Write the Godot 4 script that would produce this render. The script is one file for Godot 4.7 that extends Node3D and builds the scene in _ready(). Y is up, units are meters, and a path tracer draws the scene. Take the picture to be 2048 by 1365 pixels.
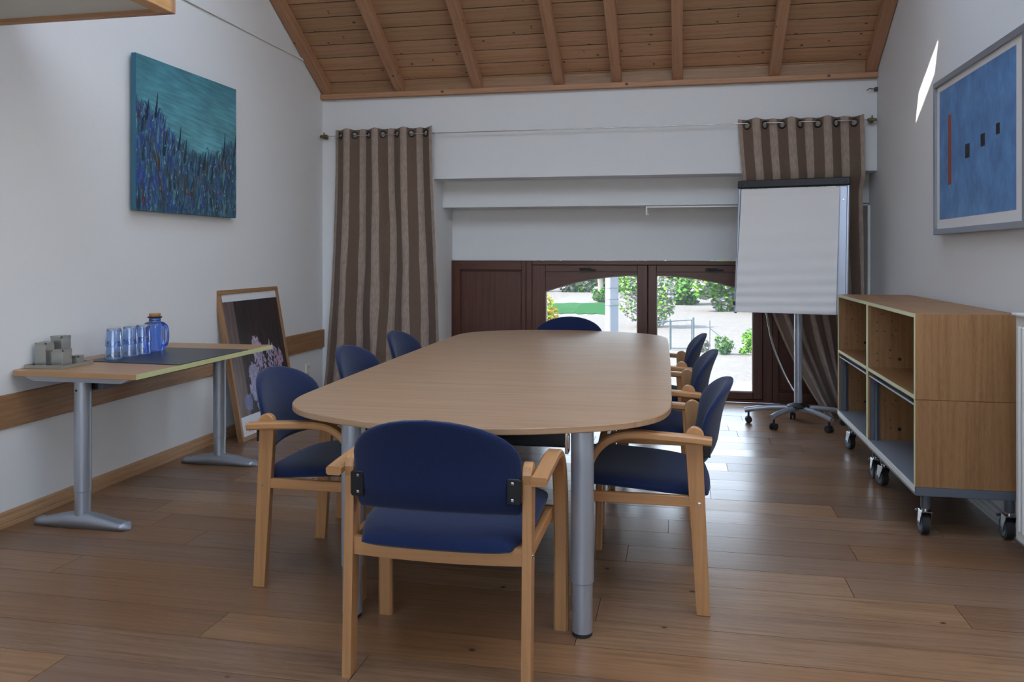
extends Node3D
# A meeting room under a pitched roof. Origin: floor below the camera; -z runs to the window wall, +x to the shelf wall.

const XL := -3.19          # face of the wall with the blue painting
const XR := 1.525          # face of the wall with the framed blue print
const ZB := -7.02          # face of the window wall above the niche
const ZN := -7.63          # back of the niche
const ZF := 1.2            # wall behind the camera
const EAVE_Y := 2.85
const EAVE_Z := -7.0
const TAN30 := 0.57735
const GROUND := -2.8

var M := {}
var used := {}
var rng := RandomNumberGenerator.new()


# ------------------------------------------------------------------ mesh builder
class MB:
	var v := PackedVector3Array()
	var n := PackedVector3Array()
	var t := PackedVector2Array()
	var ix := PackedInt32Array()
	var off := Vector2.ZERO

	func tri(a: Vector3, b: Vector3, c: Vector3, ua := Vector2.ZERO, ub := Vector2.ZERO, uc := Vector2.ZERO, out := Vector3.ZERO) -> void:
		var nn := (c - a).cross(b - a)
		if nn.length_squared() < 1e-18:
			return
		nn = nn.normalized()
		if out != Vector3.ZERO and nn.dot(out) < 0.0:
			var k := b
			b = c
			c = k
			var ku := ub
			ub = uc
			uc = ku
			nn = -nn
		var i := v.size()
		v.append_array(PackedVector3Array([a, b, c]))
		n.append_array(PackedVector3Array([nn, nn, nn]))
		t.append_array(PackedVector2Array([ua, ub, uc]))
		ix.append_array(PackedInt32Array([i, i + 1, i + 2]))

	func guv(p: Vector3, nn: Vector3, g: int) -> Vector2:
		# u runs along the grain axis g, v across it
		var a := nn.abs()
		var m := 0
		if a.y >= a.x and a.y >= a.z:
			m = 1
		elif a.z >= a.x:
			m = 2
		if m == g:
			return off + Vector2(p[(g + 1) % 3] * 0.15, p[(g + 2) % 3])
		return off + Vector2(p[g], p[3 - g - m])

	func face(pts: Array, out: Vector3, g: int) -> void:
		for k in range(1, pts.size() - 1):
			tri(pts[0], pts[k], pts[k + 1], guv(pts[0], out, g), guv(pts[k], out, g), guv(pts[k + 1], out, g), out)

	func box(c: Vector3, s: Vector3, ch := 0.0, g := 0, xf := Transform3D.IDENTITY) -> void:
		# box with chamfered edges, grain along local axis g
		var h := s * 0.5
		var ax := [Vector3.RIGHT, Vector3.UP, Vector3.BACK]
		var first := v.size()
		for m in 3:
			for sg in [-1.0, 1.0]:
				var a := (m + 1) % 3
				var b := (m + 2) % 3
				var pts := []
				for q in [[-1, -1], [1, -1], [1, 1], [-1, 1]]:
					pts.append(c + ax[m] * sg * h[m] + ax[a] * q[0] * (h[a] - ch) + ax[b] * q[1] * (h[b] - ch))
				face(pts, ax[m] * sg, g)
		if ch > 0.0:
			for m in 3:
				var a := (m + 1) % 3
				var b := (m + 2) % 3
				for sa in [-1.0, 1.0]:
					for sb in [-1.0, 1.0]:
						var e: Vector3 = ax[m] * (h[m] - ch)
						var p1: Vector3 = c + ax[a] * sa * h[a] + ax[b] * sb * (h[b] - ch)
						var p2: Vector3 = c + ax[a] * sa * (h[a] - ch) + ax[b] * sb * h[b]
						face([p1 - e, p1 + e, p2 + e, p2 - e], ax[a] * sa + ax[b] * sb * 0.99, g)
			for sx in [-1.0, 1.0]:
				for sy in [-1.0, 1.0]:
					for sz in [-1.0, 1.0]:
						var q := Vector3(sx, sy, sz)
						var pts := []
						for m in 3:
							var p := c
							for j in 3:
								p += ax[j] * q[j] * (h[j] if j == m else h[j] - ch)
							pts.append(p)
						face(pts, q, g)
		apply(first, xf)

	func span(a: Vector3, b: Vector3, ch := 0.0, g := 0) -> void:
		box((a + b) * 0.5, (b - a).abs(), ch, g)

	func apply(first: int, xf: Transform3D) -> void:
		if xf == Transform3D.IDENTITY:
			return
		for i in range(first, v.size()):
			v[i] = xf * v[i]
			n[i] = (xf.basis * n[i]).normalized()

	func rings(rows: Array, closed := true, us := PackedFloat32Array(), flip := false) -> void:
		# smooth surface through rows of points
		var nr := rows.size()
		var nc: int = rows[0].size()
		var base := v.size()
		for r in nr:
			for c in nc:
				var p: Vector3 = rows[r][c]
				var c0 := (c - 1 + nc) % nc if closed else maxi(c - 1, 0)
				var c1 := (c + 1) % nc if closed else mini(c + 1, nc - 1)
				var du: Vector3 = rows[r][c1] - rows[r][c0]
				var dv: Vector3 = rows[mini(r + 1, nr - 1)][c] - rows[maxi(r - 1, 0)][c]
				if du.length_squared() < 1e-14:
					var rr := 1 if r == 0 else nr - 2
					du = rows[rr][c1] - rows[rr][c0]
				var nn := du.cross(dv)
				nn = nn.normalized() if nn.length_squared() > 1e-20 else Vector3.UP
				v.append(p)
				n.append(-nn if flip else nn)
				t.append(off + Vector2(float(c) / (nc if closed else nc - 1), float(r) / (nr - 1)) if us.is_empty() else off + Vector2(us[r], float(c) / nc * 0.2))
		for r in nr - 1:
			for c in (nc if closed else nc - 1):
				var a := base + r * nc + c
				var b := base + r * nc + (c + 1) % nc
				var d := a + nc
				var e := b + nc
				if flip:
					ix.append_array(PackedInt32Array([a, b, d, b, e, d]))
				else:
					ix.append_array(PackedInt32Array([a, d, b, b, d, e]))

	func fan(ring: Array, out: Vector3) -> void:
		var c := Vector3.ZERO
		for p in ring:
			c += p
		c /= ring.size()
		for k in ring.size():
			tri(c, ring[k], ring[(k + 1) % ring.size()], Vector2(c.x, c.z), Vector2(ring[k].x, ring[k].z), Vector2(ring[(k + 1) % ring.size()].x, ring[(k + 1) % ring.size()].z), out)

	func tube(path: Array, rad, seg := 12, caps := true) -> void:
		var rows := []
		var us := PackedFloat32Array()
		var len := 0.0
		var side := Vector3.ZERO
		for i in path.size():
			var d: Vector3 = (path[mini(i + 1, path.size() - 1)] - path[maxi(i - 1, 0)]).normalized()
			if side == Vector3.ZERO:
				side = d.cross(Vector3.UP if absf(d.y) < 0.9 else Vector3.RIGHT).normalized()
			else:
				side = (side - d * side.dot(d)).normalized()
			var up := d.cross(side)
			var r: float = rad[i] if rad is Array else rad
			var ring := []
			for k in seg:
				var a := TAU * k / seg
				ring.append(path[i] + (side * cos(a) + up * sin(a)) * r)
			rows.append(ring)
			if i > 0:
				len += path[i].distance_to(path[i - 1])
			us.append(len)
		rings(rows, true, us)
		if caps:
			fan(rows[0], path[0] - path[1])
			fan(rows[-1], path[-1] - path[-2])

	func lathe(prof: Array, seg := 20, c := Vector3.ZERO) -> void:
		# prof: Vector2(radius, height) from bottom to top
		var rows := []
		for p in prof:
			var ring := []
			for k in seg:
				var a := TAU * k / seg
				ring.append(c + Vector3(p.x * cos(a), p.y, p.x * sin(a)))
			rows.append(ring)
		rings(rows, true, PackedFloat32Array(), true)

	func cyl(c: Vector3, r: float, h: float, seg := 20, r2 := -1.0) -> void:
		# upright closed cylinder with a small rounded edge
		var b := minf(0.003, minf(r, h) * 0.2)
		var rt := r if r2 < 0.0 else r2
		lathe([Vector2(0.0001, 0), Vector2(r - b, 0), Vector2(r - b, 0), Vector2(r, b), Vector2(r, b), Vector2(rt, h - b), Vector2(rt, h - b), Vector2(rt - b, h), Vector2(rt - b, h), Vector2(0.0001, h)], seg, c)

	func sweep(path: Array, wide: float, thick: float, across: Vector3, ch := 0.004) -> void:
		# chamfered rectangular section swept along a path; across is the width direction
		var rows := []
		var us := PackedFloat32Array()
		var len := 0.0
		for i in path.size():
			var d: Vector3 = (path[mini(i + 1, path.size() - 1)] - path[maxi(i - 1, 0)]).normalized()
			var nn := across.cross(d).normalized()
			if i > 0:
				len += path[i].distance_to(path[i - 1])
			us.append(len)
			var ring := []
			for q in [[1, -1, 0], [1, 1, 0], [1, 1, 1], [-1, 1, 1], [-1, 1, 0], [-1, -1, 0], [-1, -1, 1], [1, -1, 1]]:
				var w: float = wide * 0.5 - (ch if q[2] == 1 else 0.0)
				var h: float = thick * 0.5 - (ch if q[2] == 0 else 0.0)
				ring.append(path[i] + across * (w * q[0]) + nn * (h * q[1]))
			rows.append(ring)
		for r in rows.size() - 1:
			for c in 8:
				var e := (c + 1) % 8
				var a: Vector3 = rows[r][c]
				var b: Vector3 = rows[r][e]
				var cc: Vector3 = rows[r + 1][e]
				var d: Vector3 = rows[r + 1][c]
				var o: Vector3 = (a + b) * 0.5 - path[r] + (cc + d) * 0.5 - path[r + 1]
				var va := across.dot(a) + 0.011 * c
				var vb := across.dot(b) + 0.011 * (c + 1)
				tri(a, b, cc, off + Vector2(us[r], va), off + Vector2(us[r], vb), off + Vector2(us[r + 1], vb), o)
				tri(a, cc, d, off + Vector2(us[r], va), off + Vector2(us[r + 1], vb), off + Vector2(us[r + 1], va), o)
		face(rows[0], path[0] - path[1], 0)
		face(rows[-1], path[-1] - path[-2], 0)

	func prism(poly: PackedVector2Array, lo: float, hi: float, axis: int, g := 0, ch := 0.0) -> void:
		# polygon extruded along axis (0: poly is (z,y), 1: poly is (x,z), 2: poly is (x,y)); chamfers both rims
		var cen := Vector2.ZERO
		for p in poly:
			cen += p
		cen /= poly.size()
		var inner := PackedVector2Array()
		for p in poly:
			inner.append(p + (cen - p).normalized() * ch if ch > 0.0 else p)
		var put := func(p: Vector2, h: float) -> Vector3:
			return Vector3(h, p.y, p.x) if axis == 0 else (Vector3(p.x, h, p.y) if axis == 1 else Vector3(p.x, p.y, h))
		var ax: Vector3 = [Vector3.RIGHT, Vector3.UP, Vector3.BACK][axis]
		var tr := Geometry2D.triangulate_polygon(inner)
		for k in range(0, tr.size(), 3):
			for sd in [[lo, -1.0], [hi, 1.0]]:
				var q := []
				for j in 3:
					q.append(put.call(inner[tr[k + j]], sd[0]))
				face(q, ax * sd[1], g)
		var m := poly.size()
		var cw := Geometry2D.is_polygon_clockwise(poly)
		for k in m:
			var p := poly[k]
			var q := poly[(k + 1) % m]
			var o2 := Vector2(q.y - p.y, p.x - q.x)
			if cw:
				o2 = -o2
			var o: Vector3 = put.call(o2, 0.0)
			face([put.call(p, lo + ch), put.call(q, lo + ch), put.call(q, hi - ch), put.call(p, hi - ch)], o, g)
			if ch > 0.0:
				face([put.call(inner[k], lo), put.call(inner[(k + 1) % m], lo), put.call(q, lo + ch), put.call(p, lo + ch)], o.normalized() - ax, g)
				face([put.call(inner[k], hi), put.call(inner[(k + 1) % m], hi), put.call(q, hi - ch), put.call(p, hi - ch)], o.normalized() + ax, g)

	func mesh() -> ArrayMesh:
		var a := []
		a.resize(Mesh.ARRAY_MAX)
		a[Mesh.ARRAY_VERTEX] = v
		a[Mesh.ARRAY_NORMAL] = n
		a[Mesh.ARRAY_TEX_UV] = t
		a[Mesh.ARRAY_INDEX] = ix
		var m := ArrayMesh.new()
		m.add_surface_from_arrays(Mesh.PRIMITIVE_TRIANGLES, a)
		return m


# ------------------------------------------------------------------ scene helpers
func mb(random_grain := true) -> MB:
	var b := MB.new()
	if random_grain:
		b.off = Vector2(rng.randf() * 3.0, rng.randf() * 3.0)
	return b

func numbered(called: String) -> String:
	if not used.has(called):
		used[called] = 0
		return called
	used[called] += 1
	return "%s_%03d" % [called, used[called]]

func put(b: MB, called: String, mat: String, parent: Node3D) -> MeshInstance3D:
	var o := MeshInstance3D.new()
	o.mesh = b.mesh()
	o.material_override = M[mat]
	o.cast_shadow = GeometryInstance3D.SHADOW_CASTING_SETTING_ON
	if parent == self:
		o.name = numbered(called)
		add_child(o)
	else:
		o.name = called
		parent.add_child(o, true)
	return o

func tag(o: Node3D, label: String, category: String, group := "") -> Node3D:
	o.set_meta("label", label)
	o.set_meta("category", category)
	if group != "":
		o.set_meta("group", group)
	return o

func thing(called: String, label: String, category: String, at := Vector3.ZERO, turn := 0.0, group := "") -> Node3D:
	var o := Node3D.new()
	o.name = numbered(called)
	add_child(o)
	o.position = at
	o.rotation.y = turn
	return tag(o, label, category, group)

func structure(called: String) -> Node3D:
	var o := Node3D.new()
	o.name = numbered(called)
	add_child(o)
	o.set_meta("kind", "structure")
	return o

func struct_mesh(b: MB, called: String, mat: String) -> MeshInstance3D:
	var o := put(b, called, mat, self)
	o.set_meta("kind", "structure")
	return o

func smooth_path(pts: Array, per := 6) -> Array:
	var out := []
	for i in pts.size() - 1:
		var a = pts[maxi(i - 1, 0)]
		var b = pts[i]
		var c = pts[i + 1]
		var d = pts[mini(i + 2, pts.size() - 1)]
		for k in per:
			out.append(b.cubic_interpolate(c, a, d, float(k) / per))
	out.append(pts[-1])
	return out


# ------------------------------------------------------------------ materials
func srgb(r: int, g: int, b: int) -> Color:
	return Color(r / 255.0, g / 255.0, b / 255.0)

func flat(c: Color, rough: float, metal := 0.0, spec := 0.5) -> StandardMaterial3D:
	var m := StandardMaterial3D.new()
	m.albedo_color = c
	m.roughness = rough
	m.metallic = metal
	m.metallic_specular = spec
	return m

func noise(seed_: int, freq: float, oct := 3) -> FastNoiseLite:
	var f := FastNoiseLite.new()
	f.seed = seed_
	f.noise_type = FastNoiseLite.TYPE_SIMPLEX_SMOOTH
	f.frequency = freq
	f.fractal_octaves = oct
	return f

func wood_image(w: int, h: int, seed_: int, base: Color, dark: Color, light: Color, streak: float, fibre: float, knots := 0, cathedral := 0.0) -> Image:
	# u along the grain. The image stands for 1.6 m by 0.4 m
	var r := RandomNumberGenerator.new()
	r.seed = seed_
	var broad := noise(seed_, 1.0, 2)
	var fine := noise(seed_ + 7, 1.0, 2)
	var kn := []
	for k in knots:
		kn.append([r.randf() * w, r.randf() * h, r.randf_range(2.0, 5.0)])
	var data := PackedByteArray()
	data.resize(w * h * 3)
	for y in h:
		var ang := TAU * y / h
		for x in w:
			var au := TAU * x / w
			# wraps in both directions
			var warp := 0.0
			var kd := 0.0
			for q in kn:
				var dx := absf(x - q[0])
				dx = minf(dx, w - dx)
				var dy: float = y - q[1]
				if dy > h * 0.5:
					dy -= h
				elif dy < -h * 0.5:
					dy += h
				var d2: float = dx * dx / (q[2] * q[2] * 9.0) + dy * dy / (q[2] * q[2])
				if d2 < 30.0:
					warp += exp(-d2 * 0.16) * signf(dy) * 6.0
					kd = maxf(kd, clampf(1.45 - sqrt(dx * dx / 1.8 + dy * dy) / q[2] * 1.0, 0.0, 1.0))
			var yy := ang + warp * TAU / h
			var b := broad.get_noise_3d(cos(au) * 0.35, cos(yy) * 2.6 + sin(au) * 0.35, sin(yy) * 2.6)
			var f := fine.get_noise_3d(cos(au) * 2.2, cos(yy) * 16.0 + sin(au) * 2.2, sin(yy) * 16.0)
			var ring := 0.0
			if cathedral > 0.0:
				ring = sin((b * 7.0 + yy * 0.6) * 6.0) * cathedral
			var s := clampf(b * streak + f * fibre + ring, -1.0, 1.0)
			var c := base.lerp(light, s) if s > 0.0 else base.lerp(dark, -s)
			if kd > 0.0:
				c = c.lerp(dark * 0.55, kd)
			var i := (y * w + x) * 3
			data[i] = clampi(int(c.r * 255.0), 0, 255)
			data[i + 1] = clampi(int(c.g * 255.0), 0, 255)
			data[i + 2] = clampi(int(c.b * 255.0), 0, 255)
	return Image.create_from_data(w, h, false, Image.FORMAT_RGB8, data)

func wood(img: Image, tint: Color, rough: float, spec := 0.5) -> StandardMaterial3D:
	var m := StandardMaterial3D.new()
	m.albedo_texture = tex(img)
	m.albedo_color = tint
	m.roughness = rough
	m.metallic_specular = spec
	m.uv1_scale = Vector3(1.0 / 1.6, 1.0 / 0.4, 1.0)
	return m

func tex(img: Image) -> ImageTexture:
	return ImageTexture.create_from_image(img)

func grain_image(size: int, seed_: int, freq: float, lo: Color, hi: Color, oct := 4) -> Image:
	var f := noise(seed_, 1.0, oct)
	var data := PackedByteArray()
	data.resize(size * size * 3)
	for y in size:
		for x in size:
			var a := TAU * x / size
			var b := TAU * y / size
			# a torus in 3-D keeps it seamless enough at this contrast
			var s := 0.5 + 0.5 * clampf(1.5 * f.get_noise_3d((2.0 + cos(a)) * cos(b) * freq, (2.0 + cos(a)) * sin(b) * freq, sin(a) * freq), -1.0, 1.0)
			var c := lo.lerp(hi, s)
			var i := (y * size + x) * 3
			data[i] = int(c.r * 255.0)
			data[i + 1] = int(c.g * 255.0)
			data[i + 2] = int(c.b * 255.0)
	return Image.create_from_data(size, size, false, Image.FORMAT_RGB8, data)

func weave_image(size: int, seed_: int, lo: Color, hi: Color) -> Image:
	# short crossing threads of a textile wall covering or an upholstery cloth
	var r := RandomNumberGenerator.new()
	r.seed = seed_
	var g := PackedFloat32Array()
	g.resize(size * size)
	for k in size * 14:
		var x := r.randi() % size
		var y := r.randi() % size
		var l := r.randi_range(4, 22)
		var s := r.randf_range(-0.16, 0.16)
		var vert := r.randf() < 0.5
		for j in l:
			var i := ((y + (j if vert else 0)) % size) * size + (x + (0 if vert else j)) % size
			g[i] += s
	var data := PackedByteArray()
	data.resize(size * size * 3)
	for i in size * size:
		var c := lo.lerp(hi, clampf(0.5 + g[i], 0.0, 1.0))
		data[i * 3] = int(c.r * 255.0)
		data[i * 3 + 1] = int(c.g * 255.0)
		data[i * 3 + 2] = int(c.b * 255.0)
	return Image.create_from_data(size, size, false, Image.FORMAT_RGB8, data)

func triplanar(m: StandardMaterial3D, scale: float, world := false) -> StandardMaterial3D:
	m.uv1_triplanar = true
	m.uv1_world_triplanar = world
	m.uv1_scale = Vector3.ONE * scale
	return m

func materials() -> void:
	var wall := flat(Color.WHITE, 0.9, 0.0, 0.25)
	wall.albedo_texture = tex(weave_image(512, 3, srgb(216, 218, 220), srgb(230, 231, 232)))
	M.wall = triplanar(wall, 1.4, true)
	M.white = flat(srgb(222, 224, 222), 0.5)
	M.ceiling_white = flat(srgb(214, 214, 206), 0.7)

	var floor_imgs := [
		wood_image(768, 192, 11, srgb(134, 103, 80), srgb(104, 77, 58), srgb(154, 122, 98), 0.6, 0.45, 1, 0.08),
		wood_image(768, 192, 12, srgb(126, 96, 74), srgb(100, 74, 55), srgb(146, 115, 91), 0.6, 0.45, 0, 0.12),
		wood_image(768, 192, 13, srgb(142, 109, 82), srgb(110, 82, 60), srgb(160, 128, 100), 0.6, 0.5, 2, 0.05)]
	var tints := [Color(1, 1, 1), Color(0.93, 0.92, 0.92), Color(1.0, 0.96, 0.9), Color(0.97, 0.98, 1.0)]
	for i in 3:
		for k in 4:
			M["floor_%d_%d" % [i, k]] = wood(floor_imgs[i], tints[k], 0.27 + 0.025 * k, 0.5)
	M.grey_skirting = flat(srgb(176, 178, 180), 0.35)
	M.subfloor = flat(srgb(46, 33, 25), 0.8)

	var pine := [
		wood_image(768, 192, 21, srgb(188, 146, 112), srgb(142, 100, 73), srgb(204, 166, 133), 0.45, 0.28, 9, 0.06),
		wood_image(768, 192, 22, srgb(182, 141, 109), srgb(140, 99, 74), srgb(198, 160, 129), 0.45, 0.28, 7, 0.10)]
	M.pine_0 = wood(pine[0], Color.WHITE, 0.55, 0.4)
	M.pine_1 = wood(pine[1], Color.WHITE, 0.55, 0.4)
	M.pine_2 = wood(pine[0], Color(0.95, 0.93, 0.9), 0.55, 0.4)
	M.pine_3 = wood(pine[1], Color(0.94, 0.95, 0.93), 0.55, 0.4)
	M.rafter = wood(wood_image(768, 192, 23, srgb(178, 134, 102), srgb(138, 96, 70), srgb(194, 152, 122), 0.5, 0.3, 3, 0.06), Color.WHITE, 0.5, 0.4)
	M.joint_shade = flat(srgb(52, 36, 27), 0.9)  # dark brown that paints the shadow in the board joints

	var beech_img := wood_image(768, 192, 31, srgb(172, 132, 92), srgb(154, 114, 76), srgb(184, 146, 106), 0.6, 0.3)
	M.beech = wood(beech_img, Color.WHITE, 0.38, 0.5)
	M.beech_chair = wood(wood_image(768, 192, 34, srgb(174, 126, 82), srgb(150, 103, 63), srgb(188, 142, 97), 0.7, 0.35), Color.WHITE, 0.35, 0.5)
	M.table_top = wood(wood_image(768, 192, 32, srgb(162, 129, 100), srgb(146, 113, 85), srgb(174, 143, 114), 0.8, 0.2), Color.WHITE, 0.42, 0.45)
	M.shelf_wood = wood(wood_image(768, 192, 33, srgb(146, 106, 69), srgb(122, 84, 52), srgb(162, 122, 84), 0.7, 0.15, 0, 0.22), Color.WHITE, 0.42, 0.45)
	M.oak_band = wood(wood_image(768, 192, 35, srgb(150, 112, 78), srgb(120, 84, 54), srgb(172, 134, 98), 0.6, 0.6), Color.WHITE, 0.45)
	M.mahogany = wood(wood_image(768, 192, 36, srgb(82, 44, 30), srgb(56, 28, 19), srgb(102, 58, 41), 0.7, 0.35, 0, 0.08), Color.WHITE, 0.4)
	M.reflection_edge = flat(srgb(196, 198, 142), 0.4)  # green window reflection put into the colour of the beech edges
	M.skirting = wood(wood_image(512, 128, 38, srgb(176, 138, 102), srgb(150, 112, 78), srgb(190, 154, 120), 0.5, 0.5), Color.WHITE, 0.42)

	var cloth := flat(Color.WHITE, 0.95, 0.0, 0.2)
	cloth.albedo_texture = tex(weave_image(256, 5, srgb(18, 26, 54), srgb(35, 48, 86)))
	cloth.rim_enabled = true
	cloth.rim = 0.3
	M.blue_cloth = triplanar(cloth, 3.0)

	M.grey_metal = flat(srgb(168, 174, 184), 0.38, 0.6)
	M.dark_grey = flat(srgb(92, 98, 108), 0.5, 0.2)
	M.tray_grey = flat(srgb(128, 134, 144), 0.5, 0.1)
	M.chrome = flat(srgb(205, 206, 208), 0.2, 1.0)
	M.steel = flat(srgb(172, 170, 164), 0.32, 0.75)
	M.black = flat(srgb(22, 22, 24), 0.5)
	M.black_metal = flat(srgb(26, 27, 30), 0.38, 0.3)
	M.rubber = flat(srgb(34, 34, 36), 0.7)
	M.leather = flat(srgb(40, 44, 52), 0.38)
	M.board_grey = flat(srgb(166, 170, 182), 0.3, 0.4)
	var paper := flat(srgb(222, 220, 220), 0.85, 0.0, 0.2)
	M.paper = paper
	M.cork = flat(srgb(178, 134, 84), 0.85)
	M.brass = flat(srgb(120, 110, 84), 0.35, 0.9)
	M.silver_frame = flat(srgb(150, 156, 166), 0.42, 0.5)

	var pane := flat(Color(0.95, 1.0, 0.98, 0.06), 0.02)
	pane.transparency = BaseMaterial3D.TRANSPARENCY_ALPHA
	M.pane = pane
	var bg := flat(Color(0.80, 0.88, 1.0, 0.04), 0.02)
	bg.refraction_enabled = true
	bg.refraction_scale = 0.05
	M.blue_glass = bg
	var bj := flat(Color(0.45, 0.62, 1.0, 0.06), 0.03)
	bj.refraction_enabled = true
	bj.refraction_scale = 0.05
	M.jug_glass = bj

	# velvet curtain: woven stripes, one light and one dark per eyelet
	var st := Image.create(256, 256, false, Image.FORMAT_RGB8)
	var fz := noise(61, 0.03, 3)
	var fv := noise(62, 0.25, 2)
	for y in 256:
		for x in 256:
			var u := x / 256.0
			var dk := smoothstep(0.235, 0.245, u) * (1.0 - smoothstep(0.755, 0.765, u))
			var c := srgb(158, 141, 130).lerp(srgb(112, 94, 83), dk)
			var s := fz.get_noise_2d(x * 1.0, y * 1.0) * (0.12 if dk < 0.5 else 0.03) + fv.get_noise_2d(x, y) * 0.03
			st.set_pixel(x, y, Color(c.r * (1 + s), c.g * (1 + s), c.b * (1 + s)))
	var cu := flat(Color.WHITE, 0.9, 0.0, 0.2)
	cu.albedo_texture = tex(st)
	cu.rim_enabled = true
	cu.rim = 0.25
	M.curtain = cu

	# outdoors
	var hay := flat(Color.WHITE, 0.95, 0.0, 0.1)
	hay.albedo_texture = tex(grain_image(256, 71, 9.0, srgb(74, 72, 70), srgb(106, 103, 99)))
	M.dry_grass = triplanar(hay, 0.12, true)
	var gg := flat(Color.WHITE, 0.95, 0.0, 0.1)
	gg.albedo_texture = tex(grain_image(256, 72, 12.0, srgb(14, 48, 24), srgb(34, 74, 36)))  # dark green painted in place of a tree shadow on the field
	M.shadow_green = triplanar(gg, 0.25, true)
	M.paving = flat(srgb(86, 88, 92), 0.9)
	for d in [["leaf_a", srgb(60, 110, 34)], ["leaf_b", srgb(92, 130, 40)], ["leaf_c", srgb(34, 64, 30)], ["blossom", srgb(128, 120, 126)], ["yellow_leaf", srgb(136, 108, 20)], ["leaf_d", srgb(80, 102, 62)]]:
		var lm := flat(d[1], 0.8, 0.0, 0.2)
		lm.backlight_enabled = true
		lm.backlight = d[1] * 0.5
		lm.cull_mode = BaseMaterial3D.CULL_DISABLED
		M[d[0]] = lm
	M.bark = flat(srgb(104, 97, 93), 0.95)
	M.concrete = flat(srgb(104, 106, 110), 0.9)
	M.galvanised = flat(srgb(58, 72, 78), 0.6, 0.2)
	M.plaster = flat(srgb(214, 210, 202), 0.95)

func stroke(img: PackedFloat32Array, w: int, h: int, pts: Array, c: Color, wide: float, op: float) -> void:
	for i in pts.size() - 1:
		var a: Vector2 = pts[i]
		var b: Vector2 = pts[i + 1]
		var steps := maxi(1, int(a.distance_to(b)))
		for k in steps:
			var p := a.lerp(b, float(k) / steps)
			var f := (i + float(k) / steps) / (pts.size() - 1)
			var r := wide * (1.0 - 0.75 * f)
			var ri := int(ceil(r))
			for dy in range(-ri, ri + 1):
				for dx in range(-ri, ri + 1):
					var x := int(p.x) + dx
					var y := int(p.y) + dy
					if x < 0 or y < 0 or x >= w or y >= h:
						continue
					var o := op * clampf(r + 0.5 - sqrt(dx * dx + dy * dy), 0.0, 1.0)
					var j := (y * w + x) * 3
					img[j] = lerpf(img[j], c.r, o)
					img[j + 1] = lerpf(img[j + 1], c.g, o)
					img[j + 2] = lerpf(img[j + 2], c.b, o)

func to_image(img: PackedFloat32Array, w: int, h: int) -> Image:
	var d := PackedByteArray()
	d.resize(w * h * 3)
	for i in w * h * 3:
		d[i] = clampi(int(img[i] * 255.0), 0, 255)
	return Image.create_from_data(w, h, false, Image.FORMAT_RGB8, d)

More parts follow.
